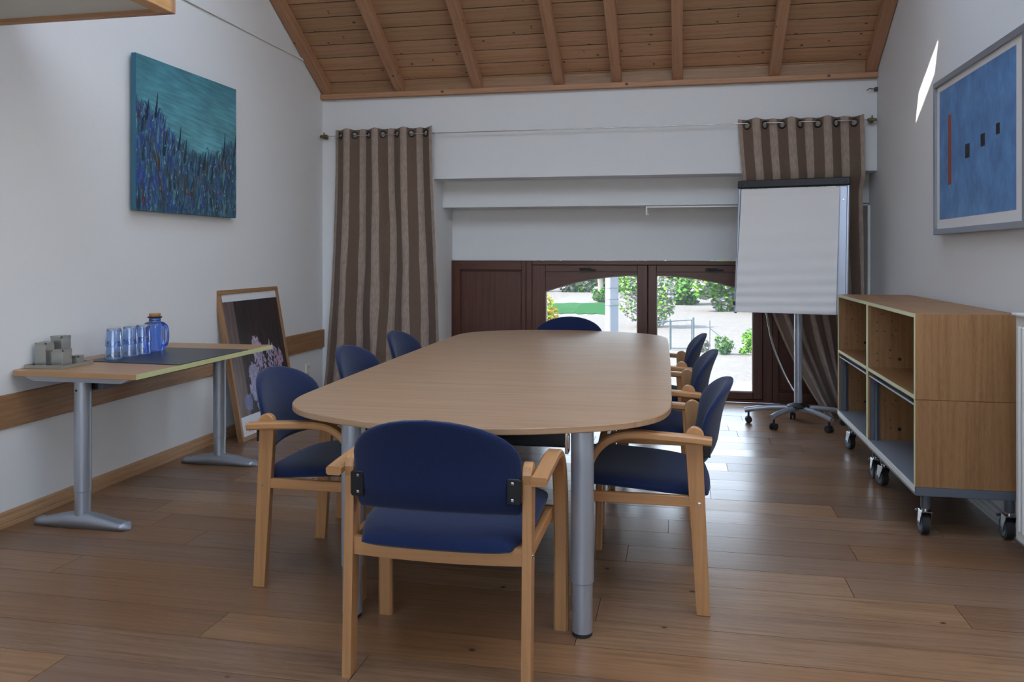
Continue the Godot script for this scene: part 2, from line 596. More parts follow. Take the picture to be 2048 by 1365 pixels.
func picture_materials() -> void:
	var r := RandomNumberGenerator.new()
	r.seed = 5
	# abstract canvas: teal ground, upright blue and dark strokes below a ragged line
	var w := 512
	var h := 424
	var img := PackedFloat32Array()
	img.resize(w * h * 3)
	var n1 := noise(41, 1.0, 3)
	for y in h:
		for x in w:
			var s := n1.get_noise_2d(x * 0.008 + y * 0.002, y * 0.09 - x * 0.009) * 0.16 + n1.get_noise_2d(x * 0.006, y * 0.008 + 50.0) * 0.12
			var k := clampf(y / 260.0, 0.0, 1.0)
			var c := srgb(74, 132, 148).lerp(srgb(98, 160, 170), k)
			var j := (y * w + x) * 3
			img[j] = c.r * (1.0 + s)
			img[j + 1] = c.g * (1.0 + s)
			img[j + 2] = c.b * (1.0 + s)
	var edge := func(x: float) -> float:
		var t := x / w
		return 130.0 + 110.0 * smoothstep(0.05, 0.5, t) - 60.0 * smoothstep(0.72, 0.98, t) + 26.0 * n1.get_noise_2d(x * 0.02, 7.0)
	var cols := [srgb(36, 66, 88), srgb(48, 84, 108), srgb(56, 98, 120), srgb(42, 60, 74), srgb(52, 84, 140), srgb(64, 110, 132), srgb(80, 130, 146), srgb(54, 66, 72)]
	for k in 5200:
		var x := r.randf() * w
		var top: float = edge.call(x)
		var y := top + pow(r.randf(), 0.8) * (h - top) + 10.0
		var c: Color = cols[r.randi() % cols.size()]
		if x < 200.0 and r.randf() < 0.22 * (1.0 - x / 240.0) + 0.05:
			c = srgb(48, 66, 158)
		var l := r.randf_range(14, 60)
		var sway := r.randf_range(-0.5, 0.5)
		stroke(img, w, h, [Vector2(x, y), Vector2(x + sway * l * 0.3, y - l * 0.5), Vector2(x + sway * l * 0.8, maxf(y - l, top - 12.0))], c, r.randf_range(0.9, 3.4), r.randf_range(0.2, 0.6))
	for k in 70:
		var x := r.randf() * w
		var top: float = edge.call(x)
		var y := r.randf_range(top + 30.0, h)
		var sw := r.randf_range(-30, 30)
		var c: Color = [srgb(88, 138, 150), srgb(32, 56, 74), srgb(62, 104, 132), srgb(58, 74, 150), srgb(72, 62, 54)][r.randi() % 5]
		stroke(img, w, h, [Vector2(x, y), Vector2(x + sw * 0.2, y - 30), Vector2(x + sw, maxf(y - 66, top))], c, r.randf_range(3.0, 7.0), 0.32)
	for q in [[90, 128, 60], [50, 140, 40], [200, 205, 60], [228, 240, 62], [130, 230, 60], [440, 200, 78], [505, 190, 62], [300, 270, 50], [370, 290, 46], [330, 250, 40]]:
		stroke(img, w, h, [Vector2(q[0] - 6, q[1] + 30), Vector2(q[0], q[1]), Vector2(q[0] + 5, q[1] - q[2] * 0.6)], srgb(30, 52, 70), 5.5, 0.8)
	for k in 420:
		var x := r.randf() * w
		var y := r.randf_range(edge.call(x) + 20.0, h)
		var c: Color = [srgb(150, 190, 200), srgb(112, 60, 48), srgb(90, 72, 56), srgb(60, 86, 190), srgb(180, 206, 214)][r.randi() % 5]
		var l := r.randf_range(3, 14)
		stroke(img, w, h, [Vector2(x, y), Vector2(x + r.randf_range(-4, 4), y - l)], c, r.randf_range(0.7, 1.8), 0.75)
	for q in [[300, 300], [425, 250], [455, 262], [415, 340], [250, 352], [30, 388]]:
		stroke(img, w, h, [Vector2(q[0], q[1] + 14), Vector2(q[0] + 3, q[1])], srgb(128, 58, 44), 3.4, 0.8)
	var m := flat(Color.WHITE, 0.42, 0.0, 0.4)
	m.albedo_texture = tex(to_image(img, w, h))
	M.painting = m
	M.canvas_side = flat(srgb(52, 104, 128), 0.6)

	# blue print: a plain mottled blue field with a straight bar and three small blocks
	w = 448
	h = 280
	img = PackedFloat32Array()
	img.resize(w * h * 3)
	var n2 := noise(43, 1.0, 4)
	for y in h:
		for x in w:
			var s := n2.get_noise_2d(x * 0.012, y * 0.010) * 0.16 + n2.get_noise_2d(x * 0.09, y * 0.03 + 30.0) * 0.10
			var j := (y * w + x) * 3
			var c := srgb(88, 132, 184)
			img[j] = c.r * (1.0 + s)
			img[j + 1] = c.g * (1.0 + s)
			img[j + 2] = c.b * (1.0 + s * 0.8)
	for y in range(60, 208):
		for x in range(62, 84):
			var j := (y * w + x) * 3
			img[j] = 0.60
			img[j + 1] = 0.29
			img[j + 2] = 0.20
	for q in [[190, 150, 14], [280, 140, 12], [360, 130, 10]]:
		for y in range(q[1] - q[2], q[1] + q[2]):
			for x in range(q[0] - q[2], q[0] + q[2]):
				var j: int = (y * w + x) * 3
				img[j] = 0.11
				img[j + 1] = 0.10
				img[j + 2] = 0.12
	m = flat(Color.WHITE, 0.5, 0.0, 0.4)
	m.albedo_texture = tex(to_image(img, w, h))
	M.print = m

	# poster: loose dark brushwork, pale patches and a pale blue foot, over a white caption strip
	w = 320
	h = 368
	img = PackedFloat32Array()
	img.resize(w * h * 3)
	for y in h:
		for x in w:
			var s := n2.get_noise_2d(x * 0.05, y * 0.006) * 0.9
			var c := srgb(58, 46, 48).lerp(srgb(30, 24, 30), clampf(0.5 + s, 0.0, 1.0))
			if x < 62:
				c = srgb(116, 98, 96).lerp(srgb(88, 72, 72), clampf(0.5 + s, 0.0, 1.0))
			if y > 334 or y < 9:
				c = srgb(214, 218, 226)
			var j := (y * w + x) * 3
			img[j] = c.r
			img[j + 1] = c.g
			img[j + 2] = c.b
	var blobs := [[150, 150, 30, srgb(190, 172, 194)], [158, 196, 42, srgb(176, 164, 194)], [232, 186, 40, srgb(170, 158, 190)], [274, 196, 26, srgb(176, 148, 170)], [112, 226, 28, srgb(168, 164, 196)], [106, 270, 28, srgb(166, 166, 202)], [170, 300, 40, srgb(156, 178, 226)], [130, 312, 30, srgb(150, 172, 222)], [215, 306, 40, srgb(150, 174, 224)], [258, 300, 34, srgb(140, 160, 214)], [60, 300, 20, srgb(120, 128, 176)]]
	for q in blobs:
		for k in 90:
			var a := r.randf() * TAU
			var d: float = q[2] * sqrt(r.randf())
			var p := Vector2(q[0] + cos(a) * d * 0.8, minf(q[1] + sin(a) * d, 330.0))
			var c: Color = q[3]
			stroke(img, w, h, [p, Vector2(p.x + r.randf_range(-9, 9), minf(p.y + r.randf_range(-14, 14), 329.0))], c * r.randf_range(0.8, 1.04), r.randf_range(3.0, 7.0), 0.5)
	for k in 90:
		var p := Vector2(r.randf_range(140, 300), r.randf_range(170, 290))
		stroke(img, w, h, [p, p + Vector2(r.randf_range(-6, 6), r.randf_range(-22, 22))], srgb(34, 26, 34), r.randf_range(1.0, 4.0), 0.5)
	m = flat(Color.WHITE, 0.3, 0.0, 0.5)
	m.albedo_texture = tex(to_image(img, w, h))
	M.poster = m
	M.bead = flat(srgb(178, 176, 160), 0.5)
	M.ink = flat(srgb(96, 98, 108), 0.7)
	M.cream = flat(srgb(214, 206, 184), 0.5)
	M.eyelet = flat(srgb(74, 66, 60), 0.3, 0.9)
	M.loft_wood = wood(wood_image(512, 128, 37, srgb(206, 158, 104), srgb(176, 126, 78), srgb(216, 174, 124), 0.6, 0.5), Color.WHITE, 0.5)



# ------------------------------------------------------------------ light and camera
func _ready() -> void:
	rng.seed = 20
	const F := 1655.0
	var cam := Camera3D.new()
	cam.name = "camera"
	add_child(cam)
	cam.position = Vector3(0, 1.31, 0)
	cam.rotation.y = atan(338.0 / F)
	cam.near = 0.05
	cam.far = 600.0
	cam.projection = Camera3D.PROJECTION_FRUSTUM
	cam.size = cam.near * 1365.0 / F
	cam.frustum_offset = Vector2(0, -172.5 / F * cam.near)
	cam.current = true

	var env := Environment.new()
	var sky := Sky.new()
	var sm := ProceduralSkyMaterial.new()
	sm.sky_top_color = srgb(180, 203, 231)
	sm.sky_horizon_color = srgb(226, 234, 236)
	sm.ground_bottom_color = srgb(150, 150, 140)
	sm.ground_horizon_color = srgb(200, 204, 200)
	sm.sky_energy_multiplier = 1.0
	sky.sky_material = sm
	env.background_mode = Environment.BG_SKY
	env.sky = sky
	env.background_energy_multiplier = 6.0
	env.ambient_light_source = Environment.AMBIENT_SOURCE_SKY
	env.tonemap_mode = Environment.TONE_MAPPER_LINEAR
	env.tonemap_exposure = 1.6
	env.sdfgi_enabled = true
	env.ssao_enabled = true
	env.ssil_enabled = true
	var we := WorldEnvironment.new()
	we.name = "world_environment"
	we.environment = env
	add_child(we)

	var sun := DirectionalLight3D.new()
	sun.name = "sun"
	add_child(sun)
	sun.look_at_from_position(Vector3.ZERO, Vector3(0.2, -0.245, -0.1))
	sun.light_energy = 4.5
	sun.light_color = Color(1.0, 0.96, 0.9)
	sun.light_angular_distance = 0.53
	sun.shadow_enabled = true

	materials()
	picture_materials()
	build_shell()
	build_ceiling()
	build_floor()
	build_windows()
	build_wall_fittings()
	build_table()
	build_chairs()
	build_desk()
	build_desk_items()
	build_pictures()
	build_curtains()
	build_flipchart()
	build_shelves()
	build_outdoors()

# ------------------------------------------------------------------ the room
func slope(far: bool) -> Transform3D:
	# local x across the room, y out of the roof, z up the slope, from the eave
	if far:
		return Transform3D(Basis(Vector3.RIGHT, Vector3(0, 0.8660254, -0.5), Vector3(0, 0.5, 0.8660254)), Vector3(0, EAVE_Y, EAVE_Z))
	return Transform3D(Basis(Vector3.LEFT, Vector3(0, 0.8660254, 0.5), Vector3(0, 0.5, -0.8660254)), Vector3(0, EAVE_Y, -3.0 + 4.0))

func far_holes() -> Array:      # [x0, x1, s0, s1] on the slope
	return [[-0.275, 0.295, 2.059, 2.974], [0.50, 1.40, 1.95, 3.1], [-2.35, -1.15, 1.9, 3.1]]  # first one casts the sun patch; the others are added to brighten the walls

func near_holes() -> Array:
	return [[-1.4, -0.3, 1.85, 3.9], [0.0, 1.1, 1.85, 3.9], [1.4, 2.2, 1.85, 3.9]]  # unseen roof openings, added to fill the room with light

func cut(lo: float, hi: float, holes: Array) -> Array:
	var out := [[lo, hi]]
	for h in holes:
		var nxt := []
		for q in out:
			if h[1] <= q[0] or h[0] >= q[1]:
				nxt.append(q)
				continue
			if h[0] > q[0]:
				nxt.append([q[0], h[0]])
			if h[1] < q[1]:
				nxt.append([h[1], q[1]])
		out = nxt
	return out

func slab(b: MB, xf: Transform3D, lo: float, hi: float, s0: float, s1: float, holes: Array, n0: float, n1: float) -> void:
	var cuts := [s0, s1]
	for h in holes:
		for k in [2, 3]:
			if not cuts.has(h[k]):
				cuts.append(h[k])
	cuts.sort()
	for i in cuts.size() - 1:
		var mid: float = (cuts[i] + cuts[i + 1]) * 0.5
		var act := []
		for h in holes:
			if h[2] < mid and h[3] > mid:
				act.append([h[0], h[1]])
		for q in cut(lo, hi, act):
			b.box(Vector3((q[0] + q[1]) * 0.5, (n0 + n1) * 0.5, mid), Vector3(q[1] - q[0], n1 - n0, cuts[i + 1] - cuts[i]), 0.0, 0, xf)

func build_shell() -> void:
	for sd in [["wall_left", XL - 0.26, XL], ["wall_right", XR, XR + 0.26]]:
		var b := mb(false)
		b.prism(PackedVector2Array([Vector2(-7.9, -0.3), Vector2(ZF + 0.25, -0.3), Vector2(ZF + 0.25, 2.62), Vector2(-3.0, 5.19), Vector2(-7.9, 2.36)]), sd[1], sd[2], 0)
		struct_mesh(b, sd[0], "wall")
	var b := mb(false)
	b.span(Vector3(XL, -0.3, -7.9), Vector3(-2.14, 2.86, ZB))            # full-height part behind the curtain
	b.span(Vector3(-2.14, 1.98, -7.9), Vector3(XR, 2.86, ZB))            # lintel over the niche
	b.span(Vector3(-2.14, 1.742, -7.9), Vector3(XR, 1.98, -7.3))         # step under the lintel
	b.span(Vector3(-2.14, 1.257, -7.9), Vector3(XR, 1.742, ZN))
	b.span(Vector3(-2.14, 0.0, -7.9), Vector3(-1.36, 1.257, -7.665))
	b.span(Vector3(0.79, 0.0, -7.9), Vector3(XR, 1.257, -7.665))
	b.span(Vector3(-2.14, -0.3, -7.9), Vector3(XR, -0.02, -7.6))
	struct_mesh(b, "wall_back", "wall")
	b = mb(false)
	b.span(Vector3(XL, -0.3, ZF), Vector3(XR, 0.9, ZF + 0.25))
	b.span(Vector3(XL, 2.3, ZF), Vector3(XR, 2.75, ZF + 0.25))
	b.span(Vector3(XL, 0.9, ZF), Vector3(-2.6, 2.3, ZF + 0.25))
	b.span(Vector3(1.0, 0.9, ZF), Vector3(XR, 2.3, ZF + 0.25))
	struct_mesh(b, "wall_front", "wall")
	# unseen glazing behind the camera, added to let in fill light
	var w := structure("window_3")
	b = mb()
	for x in [-2.565, -1.4, -0.2, 0.965]:
		b.span(Vector3(x - 0.035, 0.9, ZF + 0.08), Vector3(x + 0.035, 2.3, ZF + 0.15), 0.004, 1)
	for y in [0.93, 2.27]:
		b.span(Vector3(-2.6, y - 0.03, ZF + 0.08), Vector3(1.0, y + 0.03, ZF + 0.15), 0.004, 0)
	put(b, "frame", "mahogany", w)
	for x in [-2.53, -1.365, -0.165]:
		b = mb(false)
		b.span(Vector3(x, 0.96, ZF + 0.11), Vector3(x + 1.095, 2.24, ZF + 0.116))
		put(b, "pane", "pane", w)
	# skylights, most of them unseen openings added for fill light
	for sd in [[true, far_holes()], [false, near_holes()]]:
		var xf := slope(sd[0])
		for h in sd[1]:
			var k := structure("window_%d" % (used.get("skylight_count", 3) + 1))
			used["skylight_count"] = used.get("skylight_count", 3) + 1
			b = mb()
			var cx: float = (h[0] + h[1]) * 0.5
			var cs: float = (h[2] + h[3]) * 0.5
			var wx: float = h[1] - h[0]
			var ws: float = h[3] - h[2]
			for q in [-1.0, 1.0]:
				b.box(Vector3(cx + q * (wx * 0.5 + 0.03), 0.32, cs), Vector3(0.06, 0.05, ws + 0.12), 0.0, 2, xf)
				b.box(Vector3(cx, 0.32, cs + q * (ws * 0.5 + 0.03)), Vector3(wx, 0.05, 0.06), 0.0, 0, xf)
			put(b, "frame", "pine_0", k)
			b = mb(false)
			b.box(Vector3(cx, 0.325, cs), Vector3(wx, 0.006, ws), 0.0, 0, xf)
			put(b, "pane", "pane", k)

func build_ceiling() -> void:
	var c := structure("ceiling")
	var rx := [-3.142, -2.445, -1.735, -1.02, -0.53, -0.03, 0.74, 1.478]
	for far in [true, false]:
		var xf := slope(far)
		var holes := []
		holes = far_holes() if far else near_holes()      # the near slope's own x runs the other way
		var lo := XL - 0.2 if far else -XR - 0.2
		var hi := XR + 0.2 if far else -XL + 0.2
		var b := mb(false)
		slab(b, xf, lo, hi, -1.1, 4.64, holes, 0.03, 0.30)
		put(b, "roof_deck", "ceiling_white", c)
		b = mb(false)
		slab(b, xf, lo, hi, -0.2, 4.62, holes, 0.0082, 0.03)
		put(b, "joint_shade_layer", "joint_shade", c)  # dark layer behind the boards, standing in for shadow in the grooves
		var lo2 := XL if far else -XR
		var hi2 := XR if far else -XL
		for k in 31:
			var s0 := -0.135 + 0.155 * k
			if s0 > 4.55:
				break
			var act := []
			for h in holes:
				if h[2] < s0 + 0.155 and h[3] > s0:
					act.append([h[0], h[1]])
			for q in cut(lo2, hi2, act):
				b = mb()
				b.box(Vector3((q[0] + q[1]) * 0.5, 0.004, s0 + 0.0775), Vector3(q[1] - q[0], 0.008, 0.145), 0.0015, 0, xf)
				put(b, "board", "pine_%d" % (rng.randi() % 4), c)
		for x in rx:
			var xx: float = x if far else -x
			var act := []
			for h in holes:
				if h[0] < xx + 0.1 and h[1] > xx - 0.1:
					act.append([h[2] - 0.05, h[3] + 0.05])
			for q in cut(-0.06 if far else -0.4, 4.6, act):
				b = mb()
				b.box(Vector3(xx, -0.0405, (q[0] + q[1]) * 0.5), Vector3(0.085, 0.081, q[1] - q[0]), 0.004, 2, xf)
				put(b, "rafter", "rafter", c)
	var b := mb()
	b.span(Vector3(XL, 4.93, -3.06), Vector3(XR, 5.13, -2.94), 0.005, 0)
	put(b, "ridge_beam", "rafter", c)
	b = mb()
	b.span(Vector3(XL, 2.712, ZB), Vector3(XR, 2.757, -6.968), 0.004, 0)
	struct_mesh(b, "trim_1", "rafter")
	b = mb()
	b.span(Vector3(XL, 2.757, ZB - 0.001), Vector3(XR, 2.87, -7.004), 0.0, 0)
	struct_mesh(b, "trim_4", "oak_band")

func build_floor() -> void:
	var f := structure("floor")
	var b := mb(false)
	b.span(Vector3(XL, -0.3, -7.6), Vector3(XR, -0.021, ZF))
	put(b, "subfloor", "subfloor", f)
	var first := {-2.361: [-1.0], -2.561: [-1.62, 0.9], -2.761: [-3.0, -0.35, 1.2], -2.961: [-2.55, -0.3], -3.161: [-1.2, 1.0], -3.361: [-2.2, -0.4, 0.65]}
	var z1 := -2.361 + 0.2 * 18.0
	while z1 > -7.6:
		var z0 := maxf(z1 - 0.2, -7.598)
		var top := minf(z1, ZF - 0.001)
		if z0 < ZF:
			var cuts := []
			for key in first:
				if absf(key - z1) < 0.01:
					cuts = first[key].duplicate()
			if cuts.is_empty():
				var x := XL + rng.randf_range(0.4, 1.9)
				while x < XR - 0.3:
					cuts.append(x)
					x += rng.randf_range(1.3, 2.3)
			cuts.push_front(XL)
			cuts.append(XR)
			for i in cuts.size() - 1:
				b = mb()
				var wide: float = cuts[i + 1] - cuts[i] - 0.0026
				b.box(Vector3.ZERO, Vector3(wide, 0.02, top - z0 - 0.0028), 0.0, 0)
				var o := put(b, "plank", "floor_%d_%d" % [rng.randi() % 3, rng.randi() % 4], f)
				o.position = Vector3((cuts[i] + cuts[i + 1]) * 0.5, -0.0102, (z0 + top) * 0.5)
				o.rotation = Vector3(rng.randf_range(-0.0022, 0.0022), 0, rng.randf_range(-0.0004, 0.0004))
		z1 -= 0.2

func build_windows() -> void:
	var zf := -7.6
	var zk := -7.66
	# solid dark panels either side of the two sashes
	for d in [["door_1", -2.14, -1.42, 0.085, 0.04], ["door_2", 0.79, XR - 0.005, 0.05, 0.09]]:
		var k := structure(d[0])
		var b := mb()
		b.span(Vector3(d[1], 0.0, zk), Vector3(d[1] + d[3], 1.255, zf), 0.003, 1)
		put(b, "stile", "mahogany", k)
		b = mb()
		b.span(Vector3(d[2] - d[4], 0.0, zk), Vector3(d[2], 1.255, zf), 0.003, 1)
		put(b, "stile", "mahogany", k)
		for y in [[0.0, 0.1], [1.168, 1.255]]:
			b = mb()
			b.span(Vector3(d[1] + d[3], y[0], zk), Vector3(d[2] - d[4], y[1], zf), 0.003, 0)
			put(b, "rail", "mahogany", k)
		b = mb()
		b.span(Vector3(d[1] + d[3] - 0.005, 0.095, zk), Vector3(d[2] - d[4] + 0.005, 1.173, zf - 0.022), 0.0, 1)
		put(b, "panel", "mahogany", k)
		var x0: float = d[1] + d[3]
		var x1: float = d[2] - d[4]
		b = mb()
		for q in [[Vector3(x0, 0.1, 0), Vector3(x0 + 0.016, 1.168, 0)], [Vector3(x1 - 0.016, 0.1, 0), Vector3(x1, 1.168, 0)], [Vector3(x0, 0.1, 0), Vector3(x1, 0.116, 0)], [Vector3(x0, 1.152, 0), Vector3(x1, 1.168, 0)]]:
			b.span(q[0] + Vector3(0, 0, zf - 0.022), q[1] + Vector3(0, 0, zf - 0.008), 0.005, 1 if absf(q[1].y - q[0].y) > 0.1 else 0)
		put(b, "moulding", "mahogany", k)
	# fixed frame
	var t := structure("trim_2")
	for q in [[Vector3(-0.345, 0.0, zk - 0.05), Vector3(-0.245, 1.255, zk), 1], [Vector3(-1.362, 1.14, zk - 0.05), Vector3(0.708, 1.255, zk), 0], [Vector3(-1.362, 0.0, zk - 0.05), Vector3(0.708, 0.06, zk), 0], [Vector3(-1.419, 0.0, zk - 0.05), Vector3(-1.3, 1.255, zk), 1], [Vector3(0.66, 0.0, zk - 0.05), Vector3(0.789, 1.255, zk), 1], [Vector3(-1.419, 0.0, zk), Vector3(-1.362, 1.255, zf - 0.003), 1], [Vector3(0.708, 0.0, zk), Vector3(0.789, 1.255, zf - 0.003), 1], [Vector3(-1.362, 1.217, zk), Vector3(0.708, 1.255, zf - 0.003), 0], [Vector3(-1.362, 0.0, zk), Vector3(0.708, 0.028, zf - 0.003), 0]]:
		var b := mb()
		b.span(q[0], q[1], 0.003, q[2])
		put(b, "frame_member", "mahogany", t)
	for w in [["window_1", -1.359, -1.232, -0.388, -0.298, 1], ["window_2", -0.292, -0.217, 0.624, 0.705, -1]]:
		var k := structure(w[0])
		for q in [[w[1], w[2]], [w[3], w[4]]]:
			var b := mb()
			b.span(Vector3(q[0], 0.03, zk), Vector3(q[1], 1.215, zf + 0.012), 0.004, 1)
			put(b, "stile", "mahogany", k)
		var gl: float = w[2]
		var gr: float = w[3]
		var b := mb()
		b.span(Vector3(gl, 1.153, zk), Vector3(gr, 1.215, zf + 0.012), 0.004, 0)
		put(b, "top_rail", "mahogany", k)
		b = mb()
		b.span(Vector3(gl, 0.03, zk), Vector3(gr, 0.093, zf + 0.012), 0.004, 0)
		put(b, "bottom_rail", "mahogany", k)
		var arch := []
		for i in 19:
			var f := i / 18.0
			var x := lerpf(gl, gr, f)
			var e := (1.0 - f) if w[5] == 1 else f
			arch.append(Vector2(x, 1.124 - 0.153 * e * e))
		b = mb()
		var poly := PackedVector2Array([Vector2(gr, 1.153), Vector2(gl, 1.153)])
		for p in arch:
			poly.append(p)
		b.prism(poly, zk, zf + 0.002, 2, 0)
		put(b, "arched_head", "mahogany", k)
		var loop := []
		for p in arch:
			loop.append(Vector3(p.x, p.y - 0.004, 0))
		loop.append(Vector3(gr - 0.004, arch[-1].y - 0.01, 0))
		b = mb(false)
		for i in arch.size() - 1:
			b.prism(PackedVector2Array([arch[i], arch[i + 1], arch[i + 1] - Vector2(0, 0.009), arch[i] - Vector2(0, 0.009)]), zf - 0.045, zf - 0.012, 2)
		b.span(Vector3(gl, 0.093, zf - 0.045), Vector3(gl + 0.007, arch[0].y, zf - 0.012))
		b.span(Vector3(gr - 0.007, 0.093, zf - 0.045), Vector3(gr, arch[-1].y, zf - 0.012))
		b.span(Vector3(gl, 0.093, zf - 0.045), Vector3(gr, 0.1, zf - 0.012))
		put(b, "glazing_bead", "bead", k)
		b = mb(false)
		poly = PackedVector2Array([Vector2(gr, 0.093), Vector2(gl, 0.093)])
		for p in arch:
			poly.append(p)
		b.prism(poly, zf - 0.034, zf - 0.030, 2)
		put(b, "pane", "pane", k)
		var hx := -0.863 if w[5] == 1 else 0.268
		b = mb(false)
		b.box(Vector3(hx, 1.176, zf + 0.018), Vector3(0.11, 0.026, 0.012), 0.004)
		b.tube(smooth_path([Vector3(hx - 0.03, 1.176, zf + 0.022), Vector3(hx - 0.03, 1.176, zf + 0.05), Vector3(hx - 0.01, 1.177, zf + 0.058), Vector3(hx + 0.05, 1.174, zf + 0.055), Vector3(hx + 0.10, 1.171, zf + 0.05)], 4), 0.0085, 10)
		put(b, "handle", "black_metal", k)

func build_wall_fittings() -> void:
	# oak rail and skirting
	var b := mb()
	b.span(Vector3(XL, 0.475, ZB + 0.001), Vector3(XL + 0.02, 0.636, ZF), 0.003, 2)
	struct_mesh(b, "trim_3", "oak_band")
	for sd in [["baseboard_left", XL, 1.0, ZB], ["baseboard_right", XR, -1.0, ZN]]:
		b = mb()
		var prof := [Vector2(0, 0), Vector2(0.02, 0), Vector2(0.02, 0.018), Vector2(0.017, 0.021), Vector2(0.019, 0.026), Vector2(0.019, 0.044), Vector2(0.014, 0.049), Vector2(0.014, 0.066), Vector2(0.008, 0.074), Vector2(0, 0.074)]
		var poly := PackedVector2Array()
		for p in prof:
			poly.append(Vector2(sd[1] + sd[2] * p.x, p.y))
		b.prism(poly, sd[3], ZF, 2, 2)
		struct_mesh(b, sd[0], "skirting" if sd[2] > 0.0 else "grey_skirting")
	b = mb(false)
	b.span(Vector3(XL, 2.978, -6.72), Vector3(XL + 0.014, 2.998, -0.6), 0.002)
	tag(put(b, "picture_rail", "white", self), "thin white picture rail running along the wall above the blue painting", "rail")
	# double socket behind the curtain's edge
	var s := thing("wall_socket", "cream double wall socket low on the wall beside the curtain", "socket", Vector3(XL, 0.30, -6.70))
	b = mb(false)
	b.span(Vector3(0, -0.062, -0.04), Vector3(0.012, 0.062, 0.04), 0.003)
	put(b, "plate", "white", s)
	for y in [-0.03, 0.03]:
		b = mb(false)
		b.box(Vector3(0.0122, y, 0), Vector3(0.004, 0.04, 0.04), 0.0015)
		put(b, "outlet", "cream", s)
		b = mb(false)
		for q in [-0.009, 0.009]:
			b.box(Vector3(0.0145, y, q), Vector3(0.001, 0.006, 0.006))
		put(b, "pin_hole", "black", s)
	# blind rail under the step of the niche
	s = thing("blind_rail", "thin white rail with a bent end hook under the niche ledge", "rail", Vector3(0.6, 1.72, -7.29))
	b = mb(false)
	b.span(Vector3(-0.895, -0.002, -0.008), Vector3(0.915, 0.012, 0.008), 0.002)
	put(b, "rail", "white", s)
	b = mb(false)
	b.span(Vector3(-0.9, -0.06, -0.006), Vector3(-0.886, 0.012, 0.006), 0.002)
	b.span(Vector3(-0.9, -0.066, -0.006), Vector3(-0.876, -0.054, 0.012), 0.002)
	put(b, "hook", "white", s)
	b = mb(false)
	b.span(Vector3(XR - 0.02, 0.03, -7.285), Vector3(XR, 1.72, -7.255), 0.003)
	tag(put(b, "cable_duct", "white", self), "slim white vertical duct in the corner behind the taupe curtain", "duct")
	# small hook at the top of the corner
	b = mb(false)
	b.tube([Vector3(1.515, 2.62, -6.99), Vector3(1.46, 2.625, -6.97), Vector3(1.44, 2.61, -6.965)], 0.004, 6)
	b.box(Vector3(1.512, 2.622, -6.995), Vector3(0.02, 0.03, 0.04), 0.002)
	tag(put(b, "ceiling_hook", "galvanised", self), "tiny metal hook in the top corner above the curtain", "hook")
	# radiator
	var r := thing("radiator", "white panel radiator with vertical flutes at the end of the shelves", "radiator", Vector3(1.408, 0.075, -3.43))
	b = mb(false)
	b.span(Vector3(0.012, 0.0, -0.52), Vector3(0.075, 0.98, 0.6), 0.008)
	put(b, "body", "white", r)
	b = mb(false)
	for k in 26:
		var z := -0.475 + k * 0.041
		b.span(Vector3(0.0, 0.05, z), Vector3(0.014, 0.93, z + 0.026), 0.006)
	put(b, "front_panel", "white", r)
	b = mb(false)
	b.span(Vector3(-0.002, 0.972, -0.528), Vector3(0.08, 0.984, 0.608), 0.003)
	put(b, "top_grille", "white", r)
	for z in [-0.35, 0.42]:
		for y in [0.2, 0.8]:
			b = mb(false)
			b.span(Vector3(0.07, y, z), Vector3(0.116, y + 0.04, z + 0.03))
			put(b, "bracket", "chrome", r)
	b = mb(false)
	b.tube([Vector3(0.045, 0.01, -0.48), Vector3(0.045, -0.08, -0.48)], 0.009, 8)
	put(b, "pipe", "chrome", r)
	# loft edge above the desk
	var l := thing("loft_platform", "underside of a pale loft platform edged with wooden boards above the desk", "loft", Vector3(0, 2.40, 0))
	b = mb()
	b.span(Vector3(XL + 0.003, 0.0, -3.37), Vector3(-2.243, 0.2, -3.335), 0.003, 0)
	put(b, "edge_board", "pine_1", l)
	b = mb()
	b.span(Vector3(-2.312, 0.0, -3.335), Vector3(-2.243, 0.2, -0.4), 0.003, 2)
	put(b, "edge_board", "loft_wood", l)
	b = mb(false)
	b.span(Vector3(XL + 0.003, 0.02, -3.335), Vector3(-2.312, 0.19, -0.4))
	put(b, "platform", "ceiling_white", l)

